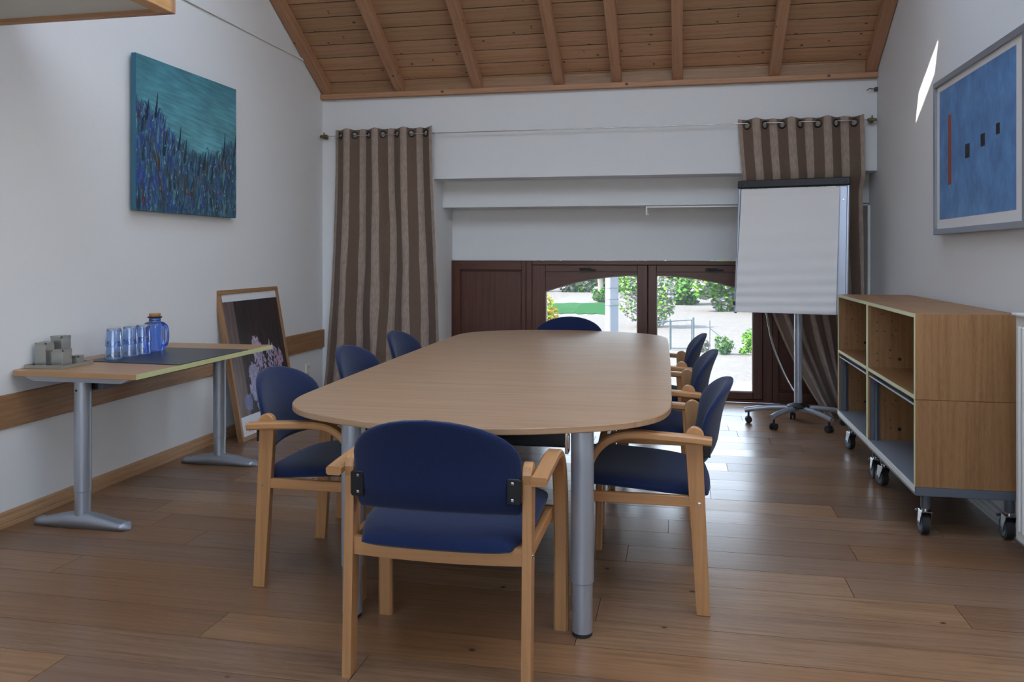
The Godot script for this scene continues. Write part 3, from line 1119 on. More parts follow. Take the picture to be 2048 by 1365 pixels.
# ------------------------------------------------------------------ the table and its chairs
func build_table() -> void:
	var t := thing("conference_table", "long beech conference table with rounded ends and silver tube legs", "table", Vector3(-0.815, 0, -4.505), deg_to_rad(1.2))
	var side := smooth_path([Vector2(0.0, 1.835), Vector2(0.25, 1.80), Vector2(0.5, 1.70), Vector2(0.62, 1.615), Vector2(0.70, 1.505), Vector2(0.742, 1.37), Vector2(0.754, 1.2), Vector2(0.757, 0.905)], 5)
	var end_ := PackedVector2Array()
	for p in side:
		end_.append(p)
	for i in range(side.size() - 1, 0, -1):
		end_.append(Vector2(-side[i].x, side[i].y))
	for d in [1.0, -1.0]:
		var b := mb()
		var poly := PackedVector2Array()
		for p in end_:
			poly.append(Vector2(p.x, (p.y if p.y > 0.9051 else 0.9058) * d))
		b.prism(poly, 0.707, 0.73, 1, 0, 0.0025)
		put(b, "table_top_section", "table_top", t)
	var b := mb()
	b.prism(PackedVector2Array([Vector2(-0.757, -0.905), Vector2(0.757, -0.905), Vector2(0.76, 0), Vector2(0.757, 0.905), Vector2(-0.757, 0.905), Vector2(-0.76, 0)]), 0.707, 0.73, 1, 0, 0.001)
	put(b, "table_top_section", "table_top", t)
	for q in [Vector2(0.447, 1.672), Vector2(-0.388, 1.672), Vector2(0.456, -1.15), Vector2(-0.42, -1.15)]:
		b = mb(false)
		b.cyl(Vector3(q.x, 0.183, q.y), 0.0395, 0.524, 28)
		var leg := put(b, "leg", "grey_metal", t)
		b = mb(false)
		b.cyl(Vector3(q.x, 0.012, q.y), 0.0355, 0.175, 28)
		put(b, "leg_sleeve", "grey_metal", leg)
		b = mb(false)
		b.cyl(Vector3(q.x, 0.0, q.y), 0.034, 0.014, 24)
		put(b, "foot_pad", "rubber", leg)
		b = mb(false)
		var sg := -signf(q.x)
		b.box(Vector3(q.x + sg * 0.052, 0.664, q.y), Vector3(0.012, 0.078, 0.05), 0.002)
		b.box(Vector3(q.x + sg * 0.046, 0.668, q.y + 0.02), Vector3(0.01, 0.05, 0.014), 0.002)
		put(b, "bracket", "chrome", leg)
	for z in [1.66, -1.15]:
		b = mb(false)
		b.span(Vector3(-0.33, 0.645, z - 0.03), Vector3(0.392, 0.704, z + 0.02), 0.003)
		b.span(Vector3(-0.33, 0.632, z - 0.05), Vector3(0.392, 0.652, z - 0.03), 0.003)
		put(b, "cross_beam", "black_metal", t)
	b = mb(false)
	for x in [-0.15, 0.18]:
		b.span(Vector3(x - 0.03, 0.65, -1.12), Vector3(x + 0.03, 0.704, 1.62), 0.003)
	put(b, "long_beam", "black_metal", t)
	b = mb(false)
	b.span(Vector3(-0.1, 0.615, -1.0), Vector3(0.13, 0.632, 1.5), 0.003)
	put(b, "cable_tray", "black_metal", t)
	for q in [Vector2(0.25, 1.68), Vector2(0.55, 1.45)]:
		b = mb(false)
		b.cyl(Vector3(q.x, 0.697, q.y), 0.008, 0.01, 10)
		put(b, "screw", "chrome", t)

func puff(b: MB, nu: int, nv: int, f: Callable) -> void:
	# closed cushion: f(t, w, side) -> point, side -1 / +1, both sheets meet at the rim
	var rows := []
	for j in nv + 1:
		var ring := []
		var w := 0.5 - 0.5 * cos(PI * j / nv)
		for i in nu + 1:
			ring.append(f.call(-cos(PI * i / nu), w, 1.0))
		for i in range(nu - 1, 0, -1):
			ring.append(f.call(-cos(PI * i / nu), w, -1.0))
		rows.append(ring)
	b.rings(rows, true)

func make_chair() -> Node3D:
	var c := thing("armchair", "", "chair")
	# seat cushion
	var b := mb(false)
	puff(b, 18, 14, func(t: float, w: float, sd: float) -> Vector3:
		var z := lerpf(0.252, -0.270, w)
		var half := lerpf(0.252, 0.286, smoothstep(0.0, 0.35, w))
		var x := half * t * (1.0 - 0.02 * t * t)
		var edge := pow(maxf(0.0, 1.0 - pow(absf(t), 7.0)), 0.5) * pow(maxf(0.0, 1.0 - pow(absf(2.0 * w - 1.0), 9.0)), 0.5)
		var mid := 0.443 + 0.022 * w - 0.02 * pow(1.0 - w, 3.0)
		# rounded corners in plan
		var cr := pow(absf(2.0 * w - 1.0), 8.0)
		x *= 1.0 - 0.05 * cr
		z += 0.014 * (1.0 - t * t) * (1.0 if w < 0.5 else -1.0) * absf(2.0 * w - 1.0) - (0.014 * (1.0 if w < 0.5 else -1.0) * absf(2.0 * w - 1.0))
		return Vector3(x, mid + edge * (0.034 if sd > 0.0 else -0.022), z))
	put(b, "seat", "blue_cloth", c)
	# backrest
	b = mb(false)
	puff(b, 18, 20, func(t: float, w: float, sd: float) -> Vector3:
		var y := lerpf(0.520, 0.828, w)
		var half := 0.266
		if y > 0.69:
			half = 0.266 * sqrt(maxf(0.0, 1.0 - pow((y - 0.69) / 0.136, 2.0)))
		elif y < 0.545:
			half = 0.266 - 0.022 * (1.0 - sqrt(maxf(0.0, 1.0 - pow((0.545 - y) / 0.026, 2.0))))
		var zc := 0.233 + 0.15 * maxf(0.0, y - 0.5) + 1.1 * pow(maxf(0.0, y - 0.66), 2.0) - 0.012 * smoothstep(0.59, 0.52, y)
		var bulge := 0.06 * (1.0 - pow(half * t / 0.266, 2.0)) - 0.04
		var edge := pow(maxf(0.0, 1.0 - pow(absf(t), 8.0)), 0.5) * pow(maxf(0.0, 1.0 - pow(absf(2.0 * w - 1.0), 14.0)), 0.5)
		# the lower edge curves up a little in the middle
		y += 0.012 * (1.0 - t * t) * (1.0 - w) * (1.0 - w)
		return Vector3(half * t, y, zc + bulge - sd * edge * 0.0175))
	put(b, "backrest", "blue_cloth", c)
	for sx in [-1.0, 1.0]:
		# raked rear leg with a rounded head
		b = mb()
		var poly := PackedVector2Array([Vector2(0.196, 0.0), Vector2(0.244, 0.0), Vector2(0.217, 0.62)])
		for k in 9:
			var a := PI * k / 8.0
			poly.append(Vector2(0.189 + 0.0335 * cos(a), 0.650 + 0.034 * sin(a)))
		poly.append(Vector2(0.157, 0.60))
		b.prism(poly, minf(sx * 0.268, sx * 0.297), maxf(sx * 0.268, sx * 0.297), 0, 1, 0.003)
		put(b, "rear_leg", "beech_chair", c)
		# armrest and front leg bent from one piece
		b = mb()
		var pts := smooth_path([Vector3(0, 0.640, 0.248), Vector3(0, 0.646, 0.17), Vector3(0, 0.652, 0.06), Vector3(0, 0.655, -0.03), Vector3(0, 0.640, -0.105), Vector3(0, 0.585, -0.168), Vector3(0, 0.49, -0.203), Vector3(0, 0.36, -0.215), Vector3(0, 0.0, -0.22)], 5)
		for i in pts.size():
			pts[i].x = sx * 0.3225
		b.sweep(pts, 0.050, 0.028, Vector3.RIGHT, 0.006)
		put(b, "arm", "beech_chair", c)
		b = mb()
		b.span(Vector3(sx * 0.272, 0.392, -0.206), Vector3(sx * 0.294, 0.430, 0.195), 0.002, 2)
		put(b, "side_rail", "beech_chair", c)
		b = mb(false)
		b.box(Vector3(sx * 0.2975, 0.405, 0.205), Vector3(0.004, 0.012, 0.012), 0.002)
		put(b, "bolt", "chrome", c)
		# black plate that carries the back
		b = mb(false)
		b.box(Vector3(sx * 0.245, 0.605, 0.243), Vector3(0.04, 0.078, 0.006), 0.0025, 0, Transform3D.IDENTITY)
		b.box(Vector3(sx * 0.264, 0.605, 0.228), Vector3(0.008, 0.07, 0.034), 0.002)
		var pl := put(b, "mounting_plate", "black_metal", c)
		for y in [0.58, 0.63]:
			b = mb(false)
			b.box(Vector3(sx * 0.243, y, 0.2468), Vector3(0.009, 0.009, 0.003), 0.0015)
			put(b, "screw", "chrome", pl)
	for z in [[0.192, 0.215, 0.272], [-0.232, -0.21, 0.296]]:
		b = mb()
		var poly := PackedVector2Array()
		for k in 9:
			var x: float = lerpf(-z[2], z[2], k / 8.0)
			poly.append(Vector2(x, 0.430 - 0.014 * (1.0 - pow(x / z[2], 2.0)) * (1.0 if z[0] > 0 else 0.0)))
		for k in 9:
			var x: float = lerpf(z[2], -z[2], k / 8.0)
			poly.append(Vector2(x, 0.375 - 0.008 * (1.0 - pow(x / z[2], 2.0))))
		b.prism(poly, z[0], z[1], 2, 0)
		put(b, "seat_rail", "beech_chair", c)
	return c

func build_chairs() -> void:
	var spots := [
		[-0.733, -2.65, 0.0, "blue padded beech armchair at the table end farthest from the windows"],
		[-0.85, -6.12, 180.0, "blue padded beech armchair at the table end against the windows"],
		[-0.140, -3.37, 90.0, "blue padded beech armchair on the shelf side, farthest from the flip chart"],
		[-0.155, -4.35, 90.0, "blue padded beech armchair in the middle of the shelf side of table"],
		[-0.185, -5.235, 90.0, "blue padded beech armchair on the shelf side, next to the windows"],
		[-1.410, -3.29, -90.0, "blue padded beech armchair on the desk side, farthest from the curtain"],
		[-1.437, -4.15, -90.0, "blue padded beech armchair in the middle of the desk side of table"],
		[-1.470, -5.01, -90.0, "blue padded beech armchair on the desk side, next to the curtain"]]
	var proto := make_chair()
	for i in spots.size():
		var s = spots[i]
		var o: Node3D = proto
		if i > 0:
			o = proto.duplicate()
			o.name = numbered("armchair")
			add_child(o)
		o.position = Vector3(s[0], 0, s[1])
		o.rotation.y = deg_to_rad(s[2])
		tag(o, s[3], "chair", "blue armchairs around the conference table")

# ------------------------------------------------------------------ the side desk
func build_desk() -> void:
	var d := thing("side_desk", "narrow beech desk on two silver T-shaped legs along the wall", "desk", Vector3(-2.83, 0, -4.1))
	var x0 := XL + 0.004 + 2.83
	var x1 := -2.485 + 2.83
	var b := mb()
	b.prism(PackedVector2Array([Vector2(x0, -0.64), Vector2(x1 - 0.004, -0.64), Vector2(x1 - 0.004, 0.67), Vector2(x0 + 0.05, 0.67), Vector2(x0 + 0.015, 0.655), Vector2(x0, 0.62)]), 0.725, 0.75, 1, 0, 0.001)
	put(b, "desk_top", "beech", d)
	b = mb(false)
	b.span(Vector3(x1 - 0.004, 0.7255, -0.64), Vector3(x1, 0.7495, 0.67), 0.001)
	var eb := put(b, "reflection_edge", "reflection_edge", d)
	eb.set_meta("label", "beech front edge with the window reflection painted pale yellow")
	for z in [0.60, -0.61]:
		b = mb(false)
		b.cyl(Vector3(0.0, 0.17, z), 0.039, 0.535, 28)
		var leg := put(b, "leg", "grey_metal", d)
		b = mb(false)
		b.cyl(Vector3(0.0, 0.03, z), 0.036, 0.145, 28)
		put(b, "leg_sleeve", "grey_metal", leg)
		b = mb(false)
		var rows := []
		for k in 25:
			var f := -1.0 + 2.0 * k / 24.0
			var x := 0.262 * f
			var af := absf(f)
			var tip := sqrt(maxf(0.0, 1.0 - pow(maxf(0.0, (af - 0.93) / 0.07), 2.0)))
			var h := lerpf(0.066, 0.032, smoothstep(0.08, 0.95, af)) * maxf(tip, 0.05)
			var w := lerpf(0.045, 0.036, af) * maxf(tip, 0.05)
			var ring := []
			for q in [[-1, 0.0], [-1, 0.55], [-0.8, 0.85], [-0.45, 1.0], [0.45, 1.0], [0.8, 0.85], [1, 0.55], [1, 0.0]]:
				ring.append(Vector3(x, 0.001 + h * q[1], z + w * q[0]))
			rows.append(ring)
		b.rings(rows, true)
		put(b, "foot", "grey_metal", leg)
		b = mb(false)
		for q in [-0.2, 0.235]:
			b.cyl(Vector3(q, 0.034, z), 0.006, 0.005, 8)
		put(b, "screw", "chrome", leg)
		b = mb(false)
		b.tube([Vector3(-0.004, 0.66, z + 0.036), Vector3(-0.004, 0.66, z + 0.0405)], 0.006, 8)
		put(b, "bolt", "black", leg)
		# tapered bearer under the top
		b = mb(false)
		b.prism(PackedVector2Array([Vector2(-0.30, 0.7245), Vector2(0.30, 0.7245), Vector2(0.24, 0.700), Vector2(-0.24, 0.700)]), z - 0.035, z + 0.045, 2, 0, 0.002)
		put(b, "bearer", "grey_metal", d)
	b = mb(false)
	b.span(Vector3(-0.02, 0.645, -0.575), Vector3(0.02, 0.70, 0.562), 0.003)
	put(b, "cross_beam", "dark_grey", d)
	b = mb(false)
	b.span(Vector3(0.04, 0.655, 0.42), Vector3(0.075, 0.722, 0.555), 0.003)
	b.span(Vector3(0.04, 0.70, -0.56), Vector3(0.075, 0.722, 0.42), 0.003)
	put(b, "cable_channel", "dark_grey", d)
	b = mb(false)
	b.span(Vector3(0.0, 0.655, 0.555), Vector3(0.05, 0.71, 0.562), 0.002)
	put(b, "end_cap", "black", d)

func build_desk_items() -> void:
	var y := 0.750
	var b := mb(false)
	b.prism(PackedVector2Array([Vector2(-3.06, -4.455), Vector2(-2.492, -4.455), Vector2(-2.487, -3.765), Vector2(-3.06, -3.80)]), y, y + 0.004, 1, 0, 0.001)
	tag(put(b, "desk_mat", "leather", self), "black leather mat lying across the desk under the glasses", "mat")
	# tray and square steel canisters
	var t := thing("serving_tray", "flat square brushed steel tray at the end of the desk", "tray", Vector3(-3.065, y, -3.625))
	b = mb(false)
	b.span(Vector3(-0.105, 0.0, -0.115), Vector3(0.105, 0.006, 0.115), 0.001)
	put(b, "plate", "steel", t)
	b = mb(false)
	for q in [[-0.105, -0.115, 0.105, -0.110], [-0.105, 0.110, 0.105, 0.115], [-0.105, -0.11, -0.10, 0.11], [0.10, -0.11, 0.105, 0.11]]:
		b.span(Vector3(q[0], 0.004, q[1]), Vector3(q[2], 0.018, q[3]), 0.001)
	put(b, "rim", "steel", t)
	for q in [[-3.128, -3.600, 0.062, 0.115, "square steel candle holder of middling height on the tray corner"], [-3.112, -3.690, 0.066, 0.14, "tallest square steel candle holder at the back of the tray"], [-3.035, -3.605, 0.066, 0.082, "squat square steel candle holder at the front of the tray"], [-3.0, -3.672, 0.042, 0.045, "smallest square steel candle holder at the tray edge"]]:
		var c := thing("candle_holder", q[4], "candle holder", Vector3(q[0], y + 0.006, q[1]), 0.0, "steel candle holders on the tray")
		b = mb(false)
		var h: float = q[2] * 0.5
		b.span(Vector3(-h, 0, -h), Vector3(h, q[3] - 0.006, h), 0.002)
		for e in [[-h, -h, h, -h + 0.007], [-h, h - 0.007, h, h], [-h, -h, -h + 0.007, h], [h - 0.007, -h, h, h]]:
			b.span(Vector3(e[0], q[3] - 0.01, e[1]), Vector3(e[2], q[3], e[3]), 0.001)
		put(b, "body", "steel", c)
		b = mb(false)
		b.cyl(Vector3(0, q[3] - 0.0065, 0), h * 0.62, 0.005, 14)
		put(b, "candle_cup", "chrome", c)
	# upturned tumblers stacked in twos
	var proto: Node3D = null
	for k in 3:
		for lvl in 2:
			var o: Node3D
			if proto == null:
				proto = thing("tumbler", "", "glass")
				b = mb(false)
				var seg := 20
				var prof := [Vector2(0.0420, 0.0), Vector2(0.0435, 0.001), Vector2(0.0440, 0.004), Vector2(0.0400, 0.05), Vector2(0.0372, 0.088), Vector2(0.034, 0.095), Vector2(0.028, 0.096), Vector2(0.0002, 0.096)]
				b.lathe(prof, seg)
				var inner := []
				for p in [Vector2(0.0420, 0.0), Vector2(0.0413, 0.004), Vector2(0.0373, 0.05), Vector2(0.0350, 0.082), Vector2(0.0315, 0.087), Vector2(0.0002, 0.088)]:
					inner.append(p)
				inner.reverse()
				b.lathe(inner, seg)
				put(b, "glass_wall", "blue_glass", proto)
				o = proto
			else:
				o = proto.duplicate()
				o.name = numbered("tumbler")
				add_child(o)
			o.position = Vector3([-2.975, -2.972, -2.968][k], y + 0.0045 + 0.066 * lvl, [-3.915, -4.045, -4.150][k])
			var where: String = ["beside the candle tray", "in the middle stack", "beside the jug"][k]
			tag(o, ("lower" if lvl == 0 else "upper") + " upturned blue glass tumbler " + ("of the stack " if k != 1 else "") + where + (" on the mat" if k == 1 else ""), "glass", "blue tumblers stacked on the mat")
	# square blue jug with a cork lid
	var j := thing("glass_jug", "square blue glass jug with a cork stopper and glass handle", "jug", Vector3(-2.995, y + 0.0042, -4.295), deg_to_rad(0))
	b = mb(false)
	var rows := []
	for p in [[0.0005, 0.0], [0.043, 0.0], [0.046, 0.004], [0.049, 0.06], [0.049, 0.150], [0.044, 0.162], [0.032, 0.168], [0.030, 0.186], [0.034, 0.19]]:
		var ring := []
		for k in 24:
			var a := TAU * k / 24
			var c := Vector2(cos(a), sin(a))
			var sq: float = 1.0 / maxf(absf(c.x), absf(c.y))
			var r: float = p[0] * lerpf(1.0, minf(sq, 1.22), 1.0 if p[1] < 0.163 else 0.2)
			ring.append(Vector3(c.x * r, p[1], c.y * r))
		rows.append(ring)
	b.rings(rows, true, PackedFloat32Array(), true)
	put(b, "body", "jug_glass", j)
	b = mb(false)
	b.tube(smooth_path([Vector3(0.046, 0.150, 0), Vector3(0.070, 0.150, 0), Vector3(0.083, 0.12, 0), Vector3(0.084, 0.07, 0), Vector3(0.072, 0.032, 0), Vector3(0.046, 0.03, 0)], 5), 0.0075, 10)
	put(b, "handle", "jug_glass", j)
	b = mb(false)
	b.cyl(Vector3(0, 0.1905, 0), 0.040, 0.007, 24)
	put(b, "collar", "black", j)
	b = mb(false)
	b.cyl(Vector3(0, 0.1975, 0), 0.030, 0.018, 20, 0.033)
	put(b, "stopper", "cork", j)

# ------------------------------------------------------------------ pictures
func sheet(b: MB, c: Vector3, u: Vector3, w: Vector3, nrm: Vector3) -> void:
	# a flat print with the whole picture on it: c is the centre, u to the right, w up
	var p := [c - u + w, c + u + w, c + u - w, c - u - w]
	b.tri(p[0], p[1], p[2], Vector2(0, 0), Vector2(1, 0), Vector2(1, 1), nrm)
	b.tri(p[0], p[2], p[3], Vector2(0, 0), Vector2(1, 1), Vector2(0, 1), nrm)

func build_pictures() -> void:
	# unframed canvas
	var p := thing("canvas_painting", "large unframed abstract canvas of blue and teal brush strokes", "painting", Vector3(XL + 0.02, 2.038, -4.88))
	var b := mb(false)
	b.span(Vector3(0, -0.463, -0.56), Vector3(0.032, 0.463, 0.56), 0.002)
	put(b, "stretcher", "canvas_side", p)
	b = mb(false)
	sheet(b, Vector3(0.0326, 0, 0), Vector3(0, 0, -0.559), Vector3(0, 0.462, 0), Vector3.RIGHT)
	put(b, "canvas", "painting", p)
	# framed blue print
	p = thing("framed_print", "blue print with a rust bar in a white mat and grey frame", "picture", Vector3(XR - 0.022, 1.877, -4.655))
	var fw := 0.034
	for q in [[-0.45, -0.45 + fw, -0.67, 0.67], [0.45 - fw, 0.45, -0.67, 0.67], [-0.45 + fw, 0.45 - fw, -0.67, -0.67 + fw], [-0.45 + fw, 0.45 - fw, 0.67 - fw, 0.67]]:
		b = mb(false)
		b.span(Vector3(-0.034, q[0], q[2]), Vector3(0, q[1], q[3]), 0.003)
		put(b, "frame_member", "silver_frame", p)
	b = mb(false)
	b.span(Vector3(-0.02, -0.42, -0.64), Vector3(-0.004, 0.42, 0.64))
	put(b, "mat", "paper", p)
	b = mb(false)
	sheet(b, Vector3(-0.0206, 0.010, -0.024), Vector3(0, 0, 0.565), Vector3(0, 0.373, 0), Vector3.LEFT)
	put(b, "print", "print", p)
	# poster in an oak frame leaning on the wall
	p = thing("leaning_poster", "tall framed poster with a dark picture leaning against the wall", "poster", Vector3(-2.985, 0.0, -5.70))
	p.rotation = Vector3(0, 0, atan(0.190 / 1.06))
	var hh := 1.076
	for q in [[0.0, 0.03, -0.43, 0.43, 2], [hh - 0.03, hh, -0.43, 0.43, 2], [0.03, hh - 0.03, -0.43, -0.405, 1], [0.03, hh - 0.03, 0.405, 0.43, 1]]:
		b = mb()
		b.span(Vector3(-0.042, q[0], q[2]), Vector3(0, q[1], q[3]), 0.002, q[4])
		put(b, "frame_member", "oak_band", p)
	b = mb(false)
	b.span(Vector3(-0.03, 0.03, -0.405), Vector3(-0.012, hh - 0.03, 0.405))
	put(b, "backing", "paper", p)
	b = mb(false)
	sheet(b, Vector3(-0.0114, 0.548, 0), Vector3(0, 0, -0.404), Vector3(0, 0.465, 0), Vector3.RIGHT)
	put(b, "print", "poster", p)
	var tm := TextMesh.new()
	tm.text = "Impressionist art"
	tm.font = SystemFont.new()
	tm.font.font_names = PackedStringArray(["Droid Sans"])
	tm.font_size = 24
	tm.pixel_size = 0.0016
	tm.depth = 0.0004
	var o := MeshInstance3D.new()
	o.name = "caption"
	o.mesh = tm
	o.material_override = M.ink
	p.add_child(o, true)
	o.position = Vector3(-0.0106, 0.068, 0.17)
	o.rotation.y = PI / 2

# ------------------------------------------------------------------ curtains
func curtain(called: String, label: String, n_eye: int, x_of: Callable, z_of: Callable, seed_: int, top_y: float) -> Node3D:
	var c := thing(called, label, "curtain")
	var nu := n_eye * 22
	var nv := 44
	var f := noise(seed_, 1.0, 2)
	var at := func(s: float, y: float) -> Vector3:
		var e: Vector2 = x_of.call(y)
		var z: Vector2 = z_of.call(y)
		var h := clampf((top_y - y) / top_y, 0.0, 1.0)
		var ss := s + 0.055 * f.get_noise_2d(s * 3.0, y * 0.9) * h * (1.0 - absf(2.0 * s - 1.0))
		var ph := PI * (n_eye * s - 0.5)
		var amp := z.y * (1.0 + 0.45 * f.get_noise_2d(s * 4.0 + 9.0, y * 0.6) * (0.3 + h))
		var w := sin(ph)
		return Vector3(lerpf(e.x, e.y, ss) + 0.002 * sin(ph * 2.0), y + (0.012 * w * w - 0.006) * (1.0 if y > top_y - 0.01 else 0.0), z.x + amp * w + 0.02 * h * f.get_noise_2d(s * 9.0, y * 2.0 + 4.0))
	var b := mb(false)
	var rows := []
	var ys := []
	for j in 19:
		ys.append(top_y - 0.006 * j)
	for j in range(1, nv + 1):
		ys.append(lerpf(top_y - 0.108, 0.012, float(j) / nv))
	for y in ys:
		var row := []
		for i in nu + 1:
			row.append(at.call(float(i) / nu, y))
		rows.append(row)
	b.rings(rows, false)
	for i in b.t.size():
		b.t[i] = Vector2(b.t[i].x * n_eye, (top_y - b.v[i].y) * 1.6)
	# punch the eyelets out of the cloth
	var holes := []
	for k in n_eye:
		holes.append(at.call((k + 0.5) / n_eye, top_y - 0.052))
	var keep := PackedInt32Array()
	for i in range(0, b.ix.size(), 3):
		var mid := (b.v[b.ix[i]] + b.v[b.ix[i + 1]] + b.v[b.ix[i + 2]]) / 3.0
		var open := false
		if mid.y > top_y - 0.09:
			for q in holes:
				if mid.distance_to(q) < 0.0275:
					open = true
		if not open:
			keep.append_array(PackedInt32Array([b.ix[i], b.ix[i + 1], b.ix[i + 2]]))
	b.ix = keep
	put(b, "cloth", "curtain", c)
	var ey := top_y - 0.052
	for k in n_eye:
		var s := (k + 0.5) / n_eye
		var p: Vector3 = at.call(s, ey)
		var tx: Vector3 = (at.call(s + 0.01, ey) - at.call(s - 0.01, ey)).normalized()
		var nn := tx.cross(Vector3.UP).normalized()
		b = mb(false)
		var path := []
		for i in 21:
			var a := TAU * i / 20.0
			path.append(p + (tx * cos(a) + Vector3.UP * sin(a)) * 0.0285)
		b.tube(path, 0.0075, 8, false)
		put(b, "eyelet", "eyelet", c)
	return c

func build_curtains() -> void:
	var r := thing("curtain_rod", "slim metal curtain wire spanning the whole window wall", "rod", Vector3(0, 2.375, -6.955))
	var b := mb(false)
	b.tube([Vector3(XL + 0.03, 0, 0), Vector3(1.50, 0, 0)], 0.004, 8)
	put(b, "wire", "chrome", r)
	for x in [XL + 0.045, 1.475]:
		b = mb(false)
		b.span(Vector3(x - 0.035, -0.012, -0.012), Vector3(x + 0.035, 0.012, 0.012), 0.004)
		b.span(Vector3(x - 0.014, -0.02, -0.065), Vector3(x + 0.014, 0.02, -0.005), 0.004)
		b.tube([Vector3(x, 0.0, 0.0), Vector3(x, 0.035, 0.005)], 0.006, 8)
		put(b, "bracket", "brass", r)
	curtain("curtain", "taupe striped velvet curtain hanging in the corner by the leaning poster", 7,
		func(y: float) -> Vector2:
			var h := clampf((2.42 - y) / 2.42, 0.0, 1.0)
			return Vector2(lerpf(-3.05, -3.175, h * h), -2.125 + 0.075 * smoothstep(0.0, 0.8, h)),
		func(y: float) -> Vector2:
			return Vector2(-6.953 + 0.02 * (2.42 - y) / 2.42, 0.036 + 0.008 * (2.42 - y)), 81, 2.43)
	curtain("curtain", "taupe striped velvet curtain hanging behind the flip chart", 7,
		func(y: float) -> Vector2:
			var h := clampf((2.42 - y) / 2.42, 0.0, 1.0)
			return Vector2(0.455 + 0.14 * h + 0.56 * pow(h, 2.6), 1.41 + 0.04 * h),
		func(y: float) -> Vector2:
			var k := smoothstep(1.96, 1.80, y)
			return Vector2(-6.955 - 0.115 * k, 0.034 + 0.02 * (1.0 - y / 2.4)), 82, 2.41)

